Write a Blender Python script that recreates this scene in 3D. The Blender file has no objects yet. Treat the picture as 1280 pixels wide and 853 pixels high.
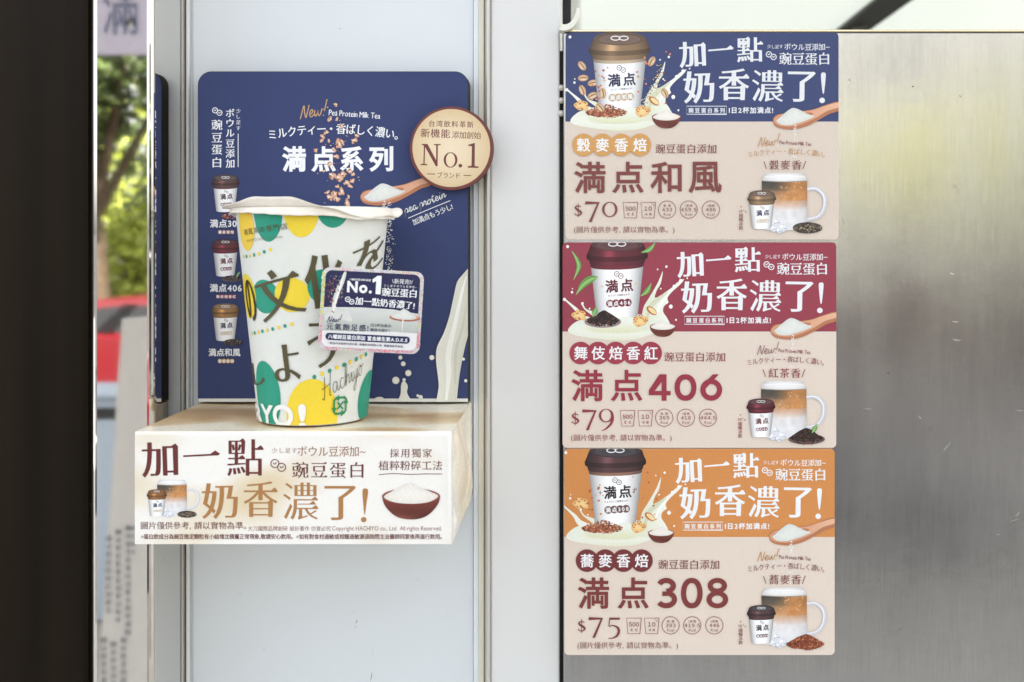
import bpy, bmesh, math, random
from mathutils import Vector, Matrix, noise as mnoise
from mathutils.geometry import tessellate_polygon, delaunay_2d_cdt

# ------------------------------------------------------------------ camera, sky, sun, exposure
S = 0.55e-3            # metres per photo pixel on the wall plane y = 0
F = 1380.0             # focal length in photo pixels
D = F * S              # camera to wall
U0, V0 = 731.0, 292.0  # foot of the optical axis on the wall, photo pixels
CZ = 1.35              # camera height over the shop floor
scene = bpy.context.scene
COL = scene.collection
rnd = random.Random(7)

cam_d = bpy.data.cameras.new('camera')
cam = bpy.data.objects.new('camera', cam_d)
COL.objects.link(cam)
cam.location = (0, -D, CZ)
cam.rotation_euler = (math.radians(90), 0, 0)
cam_d.sensor_width = 36
cam_d.lens = 36 * F / 1280
cam_d.shift_x = -(U0 - 640) / 1280
cam_d.shift_y = -(426.5 - V0) / 1280
cam_d.clip_start = 0.02
cam_d.clip_end = 3000
scene.camera = cam
cam_d.dof.use_dof = True
cam_d.dof.focus_distance = 0.735
cam_d.dof.aperture_fstop = 11

SUN_EL, SUN_ROT = math.radians(52), math.radians(18)
world = bpy.data.worlds.new('World')
scene.world = world
world.use_nodes = True
wn, wl = world.node_tree.nodes, world.node_tree.links
bg = wn['Background']
sky = wn.new('ShaderNodeTexSky')
sky.sky_type = 'NISHITA'
sky.sun_disc = False
sky.sun_elevation = SUN_EL
sky.sun_rotation = SUN_ROT
sky.dust_density = 3.0
hs = wn.new('ShaderNodeHueSaturation')
hs.inputs['Saturation'].default_value = 0.22
wl.new(sky.outputs['Color'], hs.inputs['Color'])
wl.new(hs.outputs['Color'], bg.inputs['Color'])
bg.inputs['Strength'].default_value = 0.13

sun_d = bpy.data.lights.new('sun', 'SUN')
sun_d.energy = 4.4
sun_d.angle = math.radians(0.5)
sun_d.color = (1.0, 0.95, 0.87)
sun = bpy.data.objects.new('sun', sun_d)
COL.objects.link(sun)
sun.location = (4, 8, 12)
sun.rotation_euler = (-(math.pi / 2 - SUN_EL), 0, -SUN_ROT)

vs = scene.view_settings
vs.view_transform = 'Standard'
vs.look = 'None'
vs.exposure = 2.22
vs.gamma = 1
vs.use_curve_mapping = False
scene.cycles.use_denoising = True
scene.cycles.max_bounces = 10

# ------------------------------------------------------------------ small helpers
def lin(c):
    r = []
    for x in c[:3]:
        x = max(0.0, x) / 255.0
        r.append(x / 12.92 if x <= 0.04045 else ((x + 0.055) / 1.055) ** 2.4)
    return (r[0], r[1], r[2], 1.0)

def W(u, v, y=0.0):
    k = (D + y) / D
    return Vector(((u - U0) * S * k, y, CZ - (v - V0) * S * k))

def mix(a, b, t):
    return tuple(x + (y - x) * t for x, y in zip(a, b))

def smooth(a, b, x):
    t = min(1, max(0, (x - a) / (b - a)))
    return t * t * (3 - 2 * t)

MATS = {}
def mat(name, col=(128, 128, 128), rough=0.5, metal=0.0, spec=0.5, coat=0.0, emit=None, estr=0.0, noise_amt=0.06,
        noise_scale=40.0, stretch=(1, 1, 1), bump=0.0, bump_scale=300.0, rough_amt=0.0, attr=False, aniso=0.0):
    if name in MATS: return MATS[name]
    m = bpy.data.materials.new(name); MATS[name] = m
    m.use_nodes = True
    n, l = m.node_tree.nodes, m.node_tree.links
    b = n['Principled BSDF']
    b.inputs['Roughness'].default_value = rough
    b.inputs['Metallic'].default_value = metal
    b.inputs['Specular IOR Level'].default_value = spec
    b.inputs['Coat Weight'].default_value = coat
    b.inputs['Coat Roughness'].default_value = 0.12
    b.inputs['Anisotropic'].default_value = aniso
    tc = n.new('ShaderNodeTexCoord')
    mp = n.new('ShaderNodeMapping'); mp.inputs['Scale'].default_value = stretch
    l.new(tc.outputs['Object'], mp.inputs['Vector'])
    nz = n.new('ShaderNodeTexNoise'); nz.inputs['Scale'].default_value = noise_scale; nz.inputs['Detail'].default_value = 6
    l.new(mp.outputs['Vector'], nz.inputs['Vector'])
    rg = n.new('ShaderNodeMapRange')
    rg.inputs['From Min'].default_value = 0.25; rg.inputs['From Max'].default_value = 0.75
    rg.inputs['To Min'].default_value = 1 - noise_amt; rg.inputs['To Max'].default_value = 1 + noise_amt
    l.new(nz.outputs['Fac'], rg.inputs['Value'])
    vm = n.new('ShaderNodeVectorMath'); vm.operation = 'SCALE'
    l.new(rg.outputs['Result'], vm.inputs['Scale'])
    if attr:
        at = n.new('ShaderNodeAttribute'); at.attribute_name = 'Col'
        l.new(at.outputs['Color'], vm.inputs[0])
    else:
        vm.inputs[0].default_value = lin(col)[:3]
    l.new(vm.outputs['Vector'], b.inputs['Base Color'])
    if rough_amt:
        r2 = n.new('ShaderNodeMapRange')
        r2.inputs['To Min'].default_value = max(0.02, rough - rough_amt); r2.inputs['To Max'].default_value = rough + rough_amt
        l.new(nz.outputs['Fac'], r2.inputs['Value']); l.new(r2.outputs['Result'], b.inputs['Roughness'])
    if bump:
        nb = n.new('ShaderNodeTexNoise'); nb.inputs['Scale'].default_value = bump_scale; nb.inputs['Detail'].default_value = 4
        l.new(mp.outputs['Vector'], nb.inputs['Vector'])
        bp = n.new('ShaderNodeBump'); bp.inputs['Strength'].default_value = bump; bp.inputs['Distance'].default_value = 0.001
        l.new(nb.outputs['Fac'], bp.inputs['Height']); l.new(bp.outputs['Normal'], b.inputs['Normal'])
    if emit:
        b.inputs['Emission Color'].default_value = lin(emit)
        b.inputs['Emission Strength'].default_value = estr
    return m

PRINT = mat('printed_card', attr=True, rough=0.42, spec=0.35, noise_amt=0.035, noise_scale=900)
PRINT_MATTE = mat('printed_paper', attr=True, rough=0.6, spec=0.25, noise_amt=0.05, noise_scale=700, bump=0.08, bump_scale=1500)

ROOT = {}   # object name -> world origin of its thing

def thing(name, label, cat, loc, group=None):
    o = bpy.data.objects.new(name, None)
    o.empty_display_size = 0.02
    COL.objects.link(o)
    o.location = loc
    o['label'] = label; o['category'] = cat
    if group: o['group'] = group
    ROOT[o.name] = Vector(loc)
    return o

def link_mesh(name, me, material, parent=None):
    o = bpy.data.objects.new(name, me)
    COL.objects.link(o)
    if material and not me.materials: me.materials.append(material)
    if parent is not None:
        o.parent = parent
        org = ROOT[parent.name]
        me.transform(Matrix.Translation(-org))
        ROOT[o.name] = org
    else:
        ROOT[o.name] = Vector((0, 0, 0))
    return o

def tag(o, label, cat, group=None, origin=None):
    o['label'] = label; o['category'] = cat
    if group: o['group'] = group
    if origin is not None:
        o.data.transform(Matrix.Translation(-Vector(origin))); o.location = origin
    return o

def from_bm(name, bm, material, parent=None, smooth_shade=False):
    me = bpy.data.meshes.new(name)
    bmesh.ops.recalc_face_normals(bm, faces=bm.faces)
    bm.to_mesh(me); bm.free()
    if smooth_shade:
        me.polygons.foreach_set('use_smooth', [True] * len(me.polygons))
    return link_mesh(name, me, material, parent)

def bm_box(bm, x0, x1, y0, y1, z0, z1, bev=0.0, seg=2):
    r = bmesh.ops.create_cube(bm, size=1)
    vs_ = r['verts']
    for v in vs_:
        v.co = Vector((x0 + (v.co.x + .5) * (x1 - x0), y0 + (v.co.y + .5) * (y1 - y0), z0 + (v.co.z + .5) * (z1 - z0)))
    if bev:
        es = {e for v in vs_ for e in v.link_edges}
        bmesh.ops.bevel(bm, geom=list(es), offset=bev, segments=seg, affect='EDGES', profile=0.5)
    return bm

def box(name, x0, x1, y0, y1, z0, z1, material, parent=None, bev=0.0, seg=2):
    bm = bmesh.new(); bm_box(bm, x0, x1, y0, y1, z0, z1, bev, seg)
    return from_bm(name, bm, material, parent, smooth_shade=False)

def extrude_poly(name, pts3, depth_vec, material, parent=None, bev=0.0):
    """closed outline (world points) pushed along depth_vec to a solid"""
    bm = bmesh.new()
    a = [bm.verts.new(p) for p in pts3]
    b = [bm.verts.new(Vector(p) + depth_vec) for p in pts3]
    f1 = bm.faces.new(a); bm.faces.new(b[::-1])
    for i in range(len(a)):
        j = (i + 1) % len(a)
        bm.faces.new((a[i], b[i], b[j], a[j]))
    if bev:
        bmesh.ops.bevel(bm, geom=list(f1.edges), offset=bev, segments=2, affect='EDGES')
    return from_bm(name, bm, material, parent)

def rrect(u0, v0, u1, v1, r, n=6):
    pts = []
    for cx, cy, a0 in ((u1 - r, v0 + r, -90), (u1 - r, v1 - r, 0), (u0 + r, v1 - r, 90), (u0 + r, v0 + r, 180)):
        for i in range(n + 1):
            a = math.radians(a0 + 90 * i / n)
            pts.append((cx + r * math.cos(a), cy + r * math.sin(a)))
    return pts

def catmull(pts, n=6, closed=False):
    if len(pts) < 3: return list(pts)
    out = []
    m = len(pts)
    rng = m if closed else m - 1
    for i in range(rng):
        if closed: p0, p1, p2, p3 = pts[(i - 1) % m], pts[i], pts[(i + 1) % m], pts[(i + 2) % m]
        else: p0, p1, p2, p3 = pts[max(i - 1, 0)], pts[i], pts[i + 1], pts[min(i + 2, m - 1)]
        for j in range(n):
            t = j / n
            out.append(tuple(0.5 * (2 * b + (c - a) * t + (2 * a - 5 * b + 4 * c - d) * t * t + (3 * b - a - 3 * c + d) * t ** 3)
                             for a, b, c, d in zip(p0, p1, p2, p3)))
    if not closed: out.append(tuple(pts[-1]))
    return out

# ------------------------------------------------------------------ lettering: outlines of the built-in font
class Glyphs:
    def __init__(s):
        s.raw = {}; s.cache = {}
        s.cu = bpy.data.curves.new('lettering', 'FONT')
        s.ob = bpy.data.objects.new('lettering', s.cu)
        COL.objects.link(s.ob)
        a = s.fetch('加加')
        xs = [min(p[0] for sp in a if sp[0] == k for p in sp[1]) for k in (0, 1)]
        s.em = xs[1] - xs[0]
    def fetch(s, body):
        s.cu.body = body
        dg = bpy.context.evaluated_depsgraph_get(); dg.update()
        e = s.ob.evaluated_get(dg)
        c = e.to_curve(dg)
        out = []
        for sp in c.splines:
            bp = sp.bezier_points; n = len(bp); pts = []
            for i in range(n):
                p, q = bp[i], bp[(i + 1) % n]
                a, b, c1, d = p.co.xy, p.handle_right.xy, q.handle_left.xy, q.co.xy
                ch = (d - a).length
                if ch < 1e-5: continue
                nrm = Vector((-(d - a).y, (d - a).x)) / ch
                dev = max(abs((b - a).dot(nrm)), abs((c1 - a).dot(nrm)))
                k = 1 if dev < 0.004 else (3 if dev < 0.06 else 5)
                for j in range(k):
                    t = j / k
                    pts.append(tuple(a * (1 - t) ** 3 + b * 3 * t * (1 - t) ** 2 + c1 * 3 * t * t * (1 - t) + d * t ** 3))
            cl = []
            for p in pts:
                if not cl or (p[0] - cl[-1][0]) ** 2 + (p[1] - cl[-1][1]) ** 2 > 1e-7: cl.append(p)
            if len(cl) > 2: out.append((sp.character_index, cl))
        e.to_curve_clear()
        return out
    def outline(s, ch):
        if ch not in s.raw:
            s.raw[ch] = [p for _, p in s.fetch(ch)]
        return s.raw[ch]
    def get(s, ch, wx, wy, serif):
        key = (ch, wx, wy, serif)
        if key in s.cache: return s.cache[key]
        polys = s.outline(ch)
        if serif: polys = [ming(p) for p in polys]
        if wx or wy: polys = [offset_poly(p, wx, wy) for p in polys]
        if not polys:
            r = ([], [], (0, 0, 0, 0), 0.32)
        else:
            flat = [p for q in polys for p in q]
            flat, tris = fill_outlines(polys)
            x0 = min(p[0] for p in flat); x1 = max(p[0] for p in flat)
            y0 = min(p[1] for p in flat); y1 = max(p[1] for p in flat)
            if ord(ch) > 0x2e00 and not 0xff01 <= ord(ch) <= 0xff5e:
                adv = s.em
            else:
                flat = [(p[0] - x0 + 0.045, p[1]) for p in flat]
                adv = x1 - x0 + 0.09; x1 = x1 - x0 + .045; x0 = .045
            r = (flat, tris, (x0, y0, x1, y1), adv)
        s.cache[key] = r
        return r

def fill_outlines(polys):
    """triangles of a set of outlines under the nonzero rule, overlaps allowed"""
    vs_, es = [], []
    for q in polys:
        o = len(vs_); n = len(q)
        vs_ += [Vector(p) for p in q]
        es += [(o + i, o + (i + 1) % n) for i in range(n)]
    v2, e2, f2, _a, _b, _c = delaunay_2d_cdt(vs_, es, [], 0, 1e-5)
    pts = [(v.x, v.y) for v in v2]
    segs = [(q[i][0], q[i][1], q[(i + 1) % len(q)][0], q[(i + 1) % len(q)][1]) for q in polys for i in range(len(q))]
    tris = []
    for f in f2:
        cx = sum(pts[i][0] for i in f) / 3; cy = sum(pts[i][1] for i in f) / 3
        w = 0
        for ax, ay, bx, by in segs:
            if (ay <= cy) != (by <= cy):
                if ax + (cy - ay) * (bx - ax) / (by - ay) > cx: w += 1 if by > ay else -1
        if w: tris.append(tuple(f))
    return pts, tris

def offset_poly(pts, wx, wy):
    n = len(pts); out = []
    for i in range(n):
        p, a, b = pts[i], pts[i - 1], pts[(i + 1) % n]
        e0 = (p[0] - a[0], p[1] - a[1]); e1 = (b[0] - p[0], b[1] - p[1])
        l0 = math.hypot(*e0) or 1e-9; l1 = math.hypot(*e1) or 1e-9
        n0 = (e0[1] / l0, -e0[0] / l0); n1 = (e1[1] / l1, -e1[0] / l1)
        d0 = wx * n0[0] ** 2 + wy * n0[1] ** 2; d1 = wx * n1[0] ** 2 + wy * n1[1] ** 2
        det = n0[0] * n1[1] - n0[1] * n1[0]
        if abs(det) < 0.25:
            mx, my = n0[0] + n1[0], n0[1] + n1[1]; ml = math.hypot(mx, my)
            if ml < 0.3: dx, dy = n0[0] * d0, n0[1] * d0
            else: dx, dy = mx / ml * (d0 + d1) / 2, my / ml * (d0 + d1) / 2
        else:
            dx = (d0 * n1[1] - d1 * n0[1]) / det; dy = (n0[0] * d1 - n1[0] * d0) / det
            lim = 1.9 * max(abs(d0), abs(d1)); ln = math.hypot(dx, dy)
            if ln > lim: dx, dy = dx * lim / ln, dy * lim / ln
        out.append((p[0] + dx, p[1] + dy))
    return out

def ming(pts):
    """the triangular stroke ends of a book face"""
    n = len(pts); out = []
    for i in range(n):
        a, p, b, c = pts[i - 1], pts[i], pts[(i + 1) % n], pts[(i + 2) % n]
        q = pts[i - 2]
        # p is the top right end of a free horizontal: a -> p goes up, q -> a right, p -> b left
        up = p[1] - a[1]
        if abs(p[0] - a[0]) < .012 and .03 < up < .11 and a[0] - q[0] > .09 and abs(a[1] - q[1]) < .012 and p[0] - b[0] > .16 and abs(b[1] - p[1]) < .012:
            out += [(p[0] + .012, p[1] - .012), (p[0] - .055, p[1] + .062), (p[0] - .145, p[1])]
        elif abs(p[0] - a[0]) < .012 and up > .2 and p[0] - b[0] > .2 and abs(b[1] - p[1]) < .012:
            out += [(p[0] + .018, p[1] - .012), (p[0] - .035, p[1] + .05), (p[0] - .115, p[1])]
        else: out.append(p)
    return out

GL = Glyphs()

# ------------------------------------------------------------------ printed artwork: flat coloured shapes in thin layers
class Sheet:
    def __init__(s, mapf, step=0.0000025, base=0.00005):
        s.mapf, s.step, s.z = mapf, step, base
    def next(s):
        s.z += s.step
        return s.z

class Art:
    def __init__(s, sheet, xf=None, clip=None, cell=None):
        s.sh, s.xf, s.clip, s.cell = sheet, xf, clip, cell
        s.v, s.c, s.f = [], [], []
    def add(s, pts, cols, faces, z=None):
        if z is None: z = s.sh.next()
        s.sh.z = max(s.sh.z, z)
        if not isinstance(cols, list): cols = [cols] * len(pts)
        if s.xf: pts = [s.xf(*p) for p in pts]
        if s.clip: pts = [s.clip(*p) for p in pts]
        if s.cell:
            pts, cols, faces = list(pts), list(cols), [tuple(f) for f in faces]
            todo, done = [], []
            for f in faces:
                for k in range(1, len(f) - 1): todo.append((f[0], f[k], f[k + 1]))
            while todo:
                a, b, c = todo.pop()
                best = max(((abs(pts[i][0] - pts[j][0]), i, j, k) for i, j, k in ((a, b, c), (b, c, a), (c, a, b))))
                if best[0] <= s.cell: done.append((a, b, c)); continue
                _, i, j, k = best
                pts.append(((pts[i][0] + pts[j][0]) / 2, (pts[i][1] + pts[j][1]) / 2)); cols.append(mix(cols[i], cols[j], .5))
                m = len(pts) - 1
                todo += [(i, m, k), (m, j, k)]
            faces = done
        o = len(s.v)
        s.v += [s.sh.mapf(p[0], p[1], z) for p in pts]
        s.c += [lin(c) for c in cols]
        s.f += [tuple(i + o for i in f) for f in faces]
        return z
    def poly(s, pts, col, z=None, holes=()):
        loops = [list(pts)] + [list(h) for h in holes]
        tris = tessellate_polygon([[Vector((x, y, 0)) for x, y in q] for q in loops])
        flat = [p for q in loops for p in q]
        cols = [col(*p) for p in flat] if callable(col) else col
        return s.add(flat, cols, tris, z)
    def rect(s, u0, v0, u1, v1, col, z=None): return s.add([(u0, v0), (u1, v0), (u1, v1), (u0, v1)], col, [(0, 1, 2, 3)], z)
    def patch(s, fn, nu, nv, col, z=None):
        pts, cols = [], []
        for j in range(nv + 1):
            for i in range(nu + 1):
                pts.append(fn(i / nu, j / nv)); cols.append(col(i / nu, j / nv))
        fs = [(j * (nu + 1) + i, j * (nu + 1) + i + 1, (j + 1) * (nu + 1) + i + 1, (j + 1) * (nu + 1) + i) for j in range(nv) for i in range(nu)]
        return s.add(pts, cols, fs, z)
    def ell(s, cu, cv, rx, ry, col, edge=None, rot=0, n=28, z=None, wob=0, seed=0):
        a = math.radians(rot); ca, sa = math.cos(a), math.sin(a)
        def rim(k, f):
            t = 2 * math.pi * k / n
            q = f * (1 + wob * (mnoise.noise(Vector((math.cos(t) * 1.3 + seed, math.sin(t) * 1.3, seed * .7))) * 1.2))
            x, y = rx * q * math.cos(t), ry * q * math.sin(t)
            return (cu + x * ca - y * sa, cv + x * sa + y * ca)
        if edge is None:
            return s.add([(cu, cv)] + [rim(k, 1) for k in range(n)], col, [(0, k + 1, (k + 1) % n + 1) for k in range(n)], z)
        pts = [(cu, cv)] + [rim(k, .55) for k in range(n)] + [rim(k, 1) for k in range(n)]
        cols = [col] + [mix(col, edge, .35)] * n + [edge] * n
        fs = [(0, k + 1, (k + 1) % n + 1) for k in range(n)] + [(k + 1, n + k + 1, n + (k + 1) % n + 1, (k + 1) % n + 1) for k in range(n)]
        return s.add(pts, cols, fs, z)
    def ring(s, cu, cv, rx, ry, w, col, n=32, z=None):
        o = [(cu + rx * math.cos(2 * math.pi * k / n), cv + ry * math.sin(2 * math.pi * k / n)) for k in range(n)]
        i_ = [(cu + (rx - w) * math.cos(2 * math.pi * k / n), cv + (ry - w) * math.sin(2 * math.pi * k / n)) for k in range(n)]
        return s.add(o + i_, col, [(k, (k + 1) % n, n + (k + 1) % n, n + k) for k in range(n)], z)
    def stroke(s, pts, w, col, n=6, closed=False, curve=True, z=None, cap=True):
        """w: number, list over the points, or function of t"""
        m = len(pts)
        if isinstance(w, (list, tuple)):
            q = [(p[0], p[1], w[i]) for i, p in enumerate(pts)]
        elif callable(w): q = [(p[0], p[1], w(i / (m - 1))) for i, p in enumerate(pts)]
        else: q = [(p[0], p[1], w) for p in pts]
        q = catmull(q, n, closed) if curve else q
        L = len(q); a, b = [], []
        for i in range(L):
            p0 = q[(i - 1) % L] if closed else q[max(i - 1, 0)]
            p1 = q[(i + 1) % L] if closed else q[min(i + 1, L - 1)]
            dx, dy = p1[0] - p0[0], p1[1] - p0[1]; l = math.hypot(dx, dy) or 1
            h = q[i][2] / 2; sc = 1.0
            if not curve and 0 < i < L - 1:
                e = math.hypot(q[i][0] - p0[0], q[i][1] - p0[1]) or 1
                cs = ((q[i][0] - p0[0]) * dx + (q[i][1] - p0[1]) * dy) / (e * l); sc = 1 / max(.5, abs(cs))
            a.append((q[i][0] - dy / l * h * sc, q[i][1] + dx / l * h * sc)); b.append((q[i][0] + dy / l * h * sc, q[i][1] - dx / l * h * sc))
        z = s.add(a + b, col, [(i, (i + 1) % L, L + (i + 1) % L, L + i) for i in range(L if closed else L - 1)], z)
        return z
    def text(s, t, bx, col, wx=0.0, wy=0.0, serif=False, rot=0.0, arc=0.0, xs=1.0, z=None, tight=False, vert=False):
        """lay the string so that its ink fills the box (u0, v0, u1, v1)"""
        u0, v0, u1, v1 = bx
        gs = [GL.get(ch, wx, wy, serif) for ch in t]
        if z is None: z = s.sh.next()
        pts, faces = [], []
        if vert:
            n = len(t); cell = (v1 - v0) / n
            for i, g in enumerate(gs):
                if not g[0]: continue
                sc = (u1 - u0) / GL.em; cx = (u0 + u1) / 2; cy = v0 + cell * (i + .5)
                gx, gy = (g[2][0] + g[2][2]) / 2, (g[2][1] + g[2][3]) / 2
                o = len(pts); pts += [(cx + (x - gx) * sc, cy - (y - gy) * sc) for x, y in g[0]]
                faces += [tuple(k + o for k in f) for f in g[1]]
            s.add(pts, col, faces, z); return z
        ink = [g for g in gs if g[0]]
        lo = min(g[2][1] for g in ink); hi = max(g[2][3] for g in ink)
        sy = (v1 - v0) / (hi - lo)
        sx = sy * xs
        n = len(gs)
        first, last = gs[0], gs[-1]
        if n == 1 or tight:
            tot = sum(g[3] for g in gs) - first[2][0] - (last[3] - last[2][2])
            sx = (u1 - u0) / tot; gap = 0
        else:
            tot = (sum(g[3] for g in gs) - first[2][0] - (last[3] - last[2][2])) * sx
            gap = (u1 - u0 - tot) / (n - 1)
            if gap < .02 * GL.em * sx:
                r_ = (u1 - u0) / (tot + .02 * GL.em * sx * (n - 1))
                sx *= r_ ** .85; k_ = r_ ** .55; sy *= k_
                mid_ = (v0 + v1) / 2; v0, v1 = mid_ + (v0 - mid_) * k_, mid_ + (v1 - mid_) * k_
                tot *= r_ ** .85; gap = (u1 - u0 - tot) / (n - 1)
        pen = u0 - first[2][0] * sx
        cu, cv = (u0 + u1) / 2, (v0 + v1) / 2; half = max((u1 - u0) / 2, 1e-6)
        R = math.radians(rot); cr, sr = math.cos(R), math.sin(R)
        for g in gs:
            mid = pen + g[3] * sx / 2
            if g[0]:
                tt = (mid - cu) / half
                dv = arc * (tt * tt - .35); sl = math.atan2(2 * arc * tt, half)
                ca, sa = math.cos(sl), math.sin(sl)
                o = len(pts)
                for x, y in g[0]:
                    X = pen + x * sx - mid; Y = v1 - (y - lo) * sy - cv
                    X, Y = mid + X * ca - Y * sa - cu, X * sa + Y * ca + dv
                    pts.append((cu + X * cr - Y * sr, cv + X * sr + Y * cr))
                faces += [tuple(k + o for k in f) for f in g[1]]
            pen += g[3] * sx + gap
        s.add(pts, col, faces, z)
        return z
    def build(s, name, parent, material=None):
        me = bpy.data.meshes.new(name)
        me.from_pydata([tuple(p) for p in s.v], [], s.f)
        ca = me.color_attributes.new('Col', 'FLOAT_COLOR', 'POINT')
        flat = [x for c in s.c for x in c]
        ca.data.foreach_set('color', flat)
        return link_mesh(name, me, material or PRINT, parent)

def plane_sheet(y):
    return Sheet(lambda u, v, z: W(u, v, y) + Vector((0, -z, 0)))

# joined handwriting, x-height 1, baseline 0, y up
SCRIPT = {
 'N': ([[(0, -.1), (.1, .6), (.25, 1.6), (.35, 1.5), (.5, .7), (.75, 0), (.85, .5), (1.0, 1.7)]], 1.15),
 'H': ([[(-.1, .1), (.1, -.1), (.3, .8), (.45, 1.9)], [(0, .9), (.5, .95), (1.0, 1.1)], [(1.15, 2.0), (.95, 1), (.8, .05), (.95, 0)]], 1.15),
 'e': ([[(0, .35), (.35, .5), (.45, .85), (.25, 1.0), (.08, .6), (.2, .1), (.45, .05), (.75, .4)]], .7),
 'w': ([[(0, .9), (.1, .3), (.25, .05), (.45, .4), (.5, .8), (.55, .3), (.75, .05), (.95, .5), (1.0, .95), (1.25, .8)]], 1.2),
 '!': ([[(.35, 2.2), (.25, 1.3), (.18, .6)], [(.1, .12), (.14, -.02)]], .5),
 'a': ([[(.55, .85), (.3, 1.0), (.08, .6), (.12, .12), (.35, .1), (.55, .6), (.6, .95), (.58, .3), (.7, .05), (.95, .4)]], .9),
 'c': ([[(.5, .85), (.3, 1.0), (.08, .6), (.15, .1), (.4, .05), (.75, .4)]], .7),
 'h': ([[(0, .4), (.3, 1.4), (.32, 2.0), (.18, 1.9), (.1, 1), (.06, 0), (.2, .7), (.42, .98), (.5, .6), (.5, .1), (.8, .3)]], .75),
 'i': ([[(0, .4), (.15, .95), (.15, .3), (.25, .03), (.5, .4)], [(.2, 1.45), (.24, 1.38)]], .45),
 'y': ([[(0, .9), (.08, .3), (.25, .1), (.45, .5), (.52, .95), (.4, 0), (.1, -.9), (-.1, -.7), (.3, -.1), (.75, .4)]], .7),
 'o': ([[(.35, 1.0), (.08, .7), (.1, .15), (.35, .02), (.55, .4), (.45, .9), (.3, .95), (.5, .8), (.9, .9)]], .8),
 'p': ([[(0, .4), (.15, 1.0), (.08, 0), (0, -1.0), (.12, .6), (.35, 1.0), (.52, .7), (.42, .15), (.2, .1), (.5, .1), (.75, .4)]], .72),
 'r': ([[(0, .4), (.15, 1.05), (.3, .9), (.42, .85), (.38, .3), (.5, .05), (.7, .4)]], .65),
 't': ([[(0, .4), (.22, 1.0), (.28, 1.8), (.2, .8), (.22, .1), (.4, .05), (.65, .4)], [(0, 1.25), (.5, 1.35)]], .58),
 'n': ([[(0, .4), (.12, .95), (.1, .05), (.25, .7), (.45, .98), (.52, .6), (.52, .1), (.85, .5)]], .8),
 ' ': ([], .35),
}
def script(art, s_, u0, v0, u1, col, w, xh, rot=0.0, slant=.25):
    """handwritten word from (u0, v0 baseline) to u1 with x-height xh pixels"""
    tot = sum(SCRIPT[c][1] for c in s_); sx = (u1 - u0) / tot
    R = math.radians(rot); cr, sr = math.cos(R), math.sin(R); pen = 0
    for c in s_:
        for st in SCRIPT[c][0]:
            p = []
            for x, y in st:
                X = (pen + x) * sx + slant * y * xh; Y = -y * xh
                p.append((u0 + X * cr - Y * sr, v0 + X * sr + Y * cr))
            art.stroke(p, w, col, n=5)
        pen += SCRIPT[c][1]

def pea_logo(art, cu, cv, r, col, w=None):
    w = w or r * .22
    for dx, dy in ((-.75, -.42), (.75, .42)):
        x, y = cu + dx * r, cv + dy * r
        art.ring(x, y, r, r, w, col)
        art.stroke([(x - r * .4, y - r * .25), (x - r * .05, y + r * .15), (x + r * .4, y - r * .3)], w * .9, col, n=3)


# ------------------------------------------------------------------ ground and street
M_FLOOR = mat('shop_floor_tile', (176, 174, 168), rough=0.45, noise_amt=.12, noise_scale=6)
M_ASPH = mat('asphalt', (54, 54, 57), rough=0.9, noise_amt=.25, noise_scale=30)
M_PAVE = mat('pavement_concrete', (150, 146, 138), rough=0.85, noise_amt=.15, noise_scale=8)

def structure(o):
    o['kind'] = 'structure'
    return o

def sheet_obj(name, x0, x1, y0, y1, z, m):
    bm = bmesh.new()
    bm.faces.new([bm.verts.new(p) for p in ((x0, y0, z), (x1, y0, z), (x1, y1, z), (x0, y1, z))])
    return structure(from_bm(name, bm, m))

sheet_obj('ground', -1500, 1500, -1500, 1500, -0.82, M_ASPH)
structure(box('shop_floor', -9, 9, -2.6, 8.5, -0.8, 0.0, M_FLOOR))
structure(box('pavement', -40, 40, -5.4, -2.604, -0.8, -0.50, M_PAVE))
sheet_obj('road', -60, 60, -12, -5.404, -0.65, M_ASPH)
structure(box('far_pavement', -60, 60, -17, -12.004, -0.8, -0.52, mat('paving_dark', (60, 59, 58), rough=.9, noise_amt=.2, noise_scale=10)))
bm = bmesh.new()
for k in range(-12, 13): bm_box(bm, k * 4 - 1, k * 4 + 1, -8.26, -8.14, -0.6495, -0.646)
structure(from_bm('lane_markings', bm, mat('road_paint', (215, 212, 200), rough=.7)))

# ------------------------------------------------------------------ the shop front
M_WHITE = mat('white_enamel', (216, 222, 226), rough=0.30, spec=.4, coat=.2, noise_amt=.012, noise_scale=5, bump=.03, bump_scale=60)
M_WHITE2 = mat('white_lacquer', (219, 220, 219), rough=0.38, spec=.4, noise_amt=.015, noise_scale=6, bump=.04, bump_scale=500)
M_ALU = mat('aluminium', (206, 202, 194), rough=0.3, metal=0.25, noise_amt=.05, noise_scale=60, stretch=(1, 1, .05))
M_CREAM = mat('cream_trim', (216, 212, 196), rough=0.4, noise_amt=.05, noise_scale=80, stretch=(1, 1, .2))
M_BLACK = mat('black_paint', (14, 14, 14), rough=0.5, noise_amt=.2)
M_DOOR = mat('dark_brown_door', (30, 22, 13), rough=0.36, spec=.12, noise_amt=.6, noise_scale=14, stretch=(2.0, 1, .12))
M_MIRROR = mat('polished_steel', (216, 212, 206), rough=0.02, metal=1.0, noise_amt=.03, noise_scale=20, stretch=(3, 1, .4), rough_amt=.012, bump=.006, bump_scale=26)
ZT = 14.5  # front carried up out of view so its shade covers the road

def X(u, y=0.0): return W(u, 0, y).x

d = box('dark_door', -1.6, X(111.5, -.02), -.02, .03, 0.004, ZT, M_DOOR, bev=.004)
tag(d, 'dark brown almost black door panel at the left edge', 'door', origin=(-1.0, 0, 0))

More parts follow.
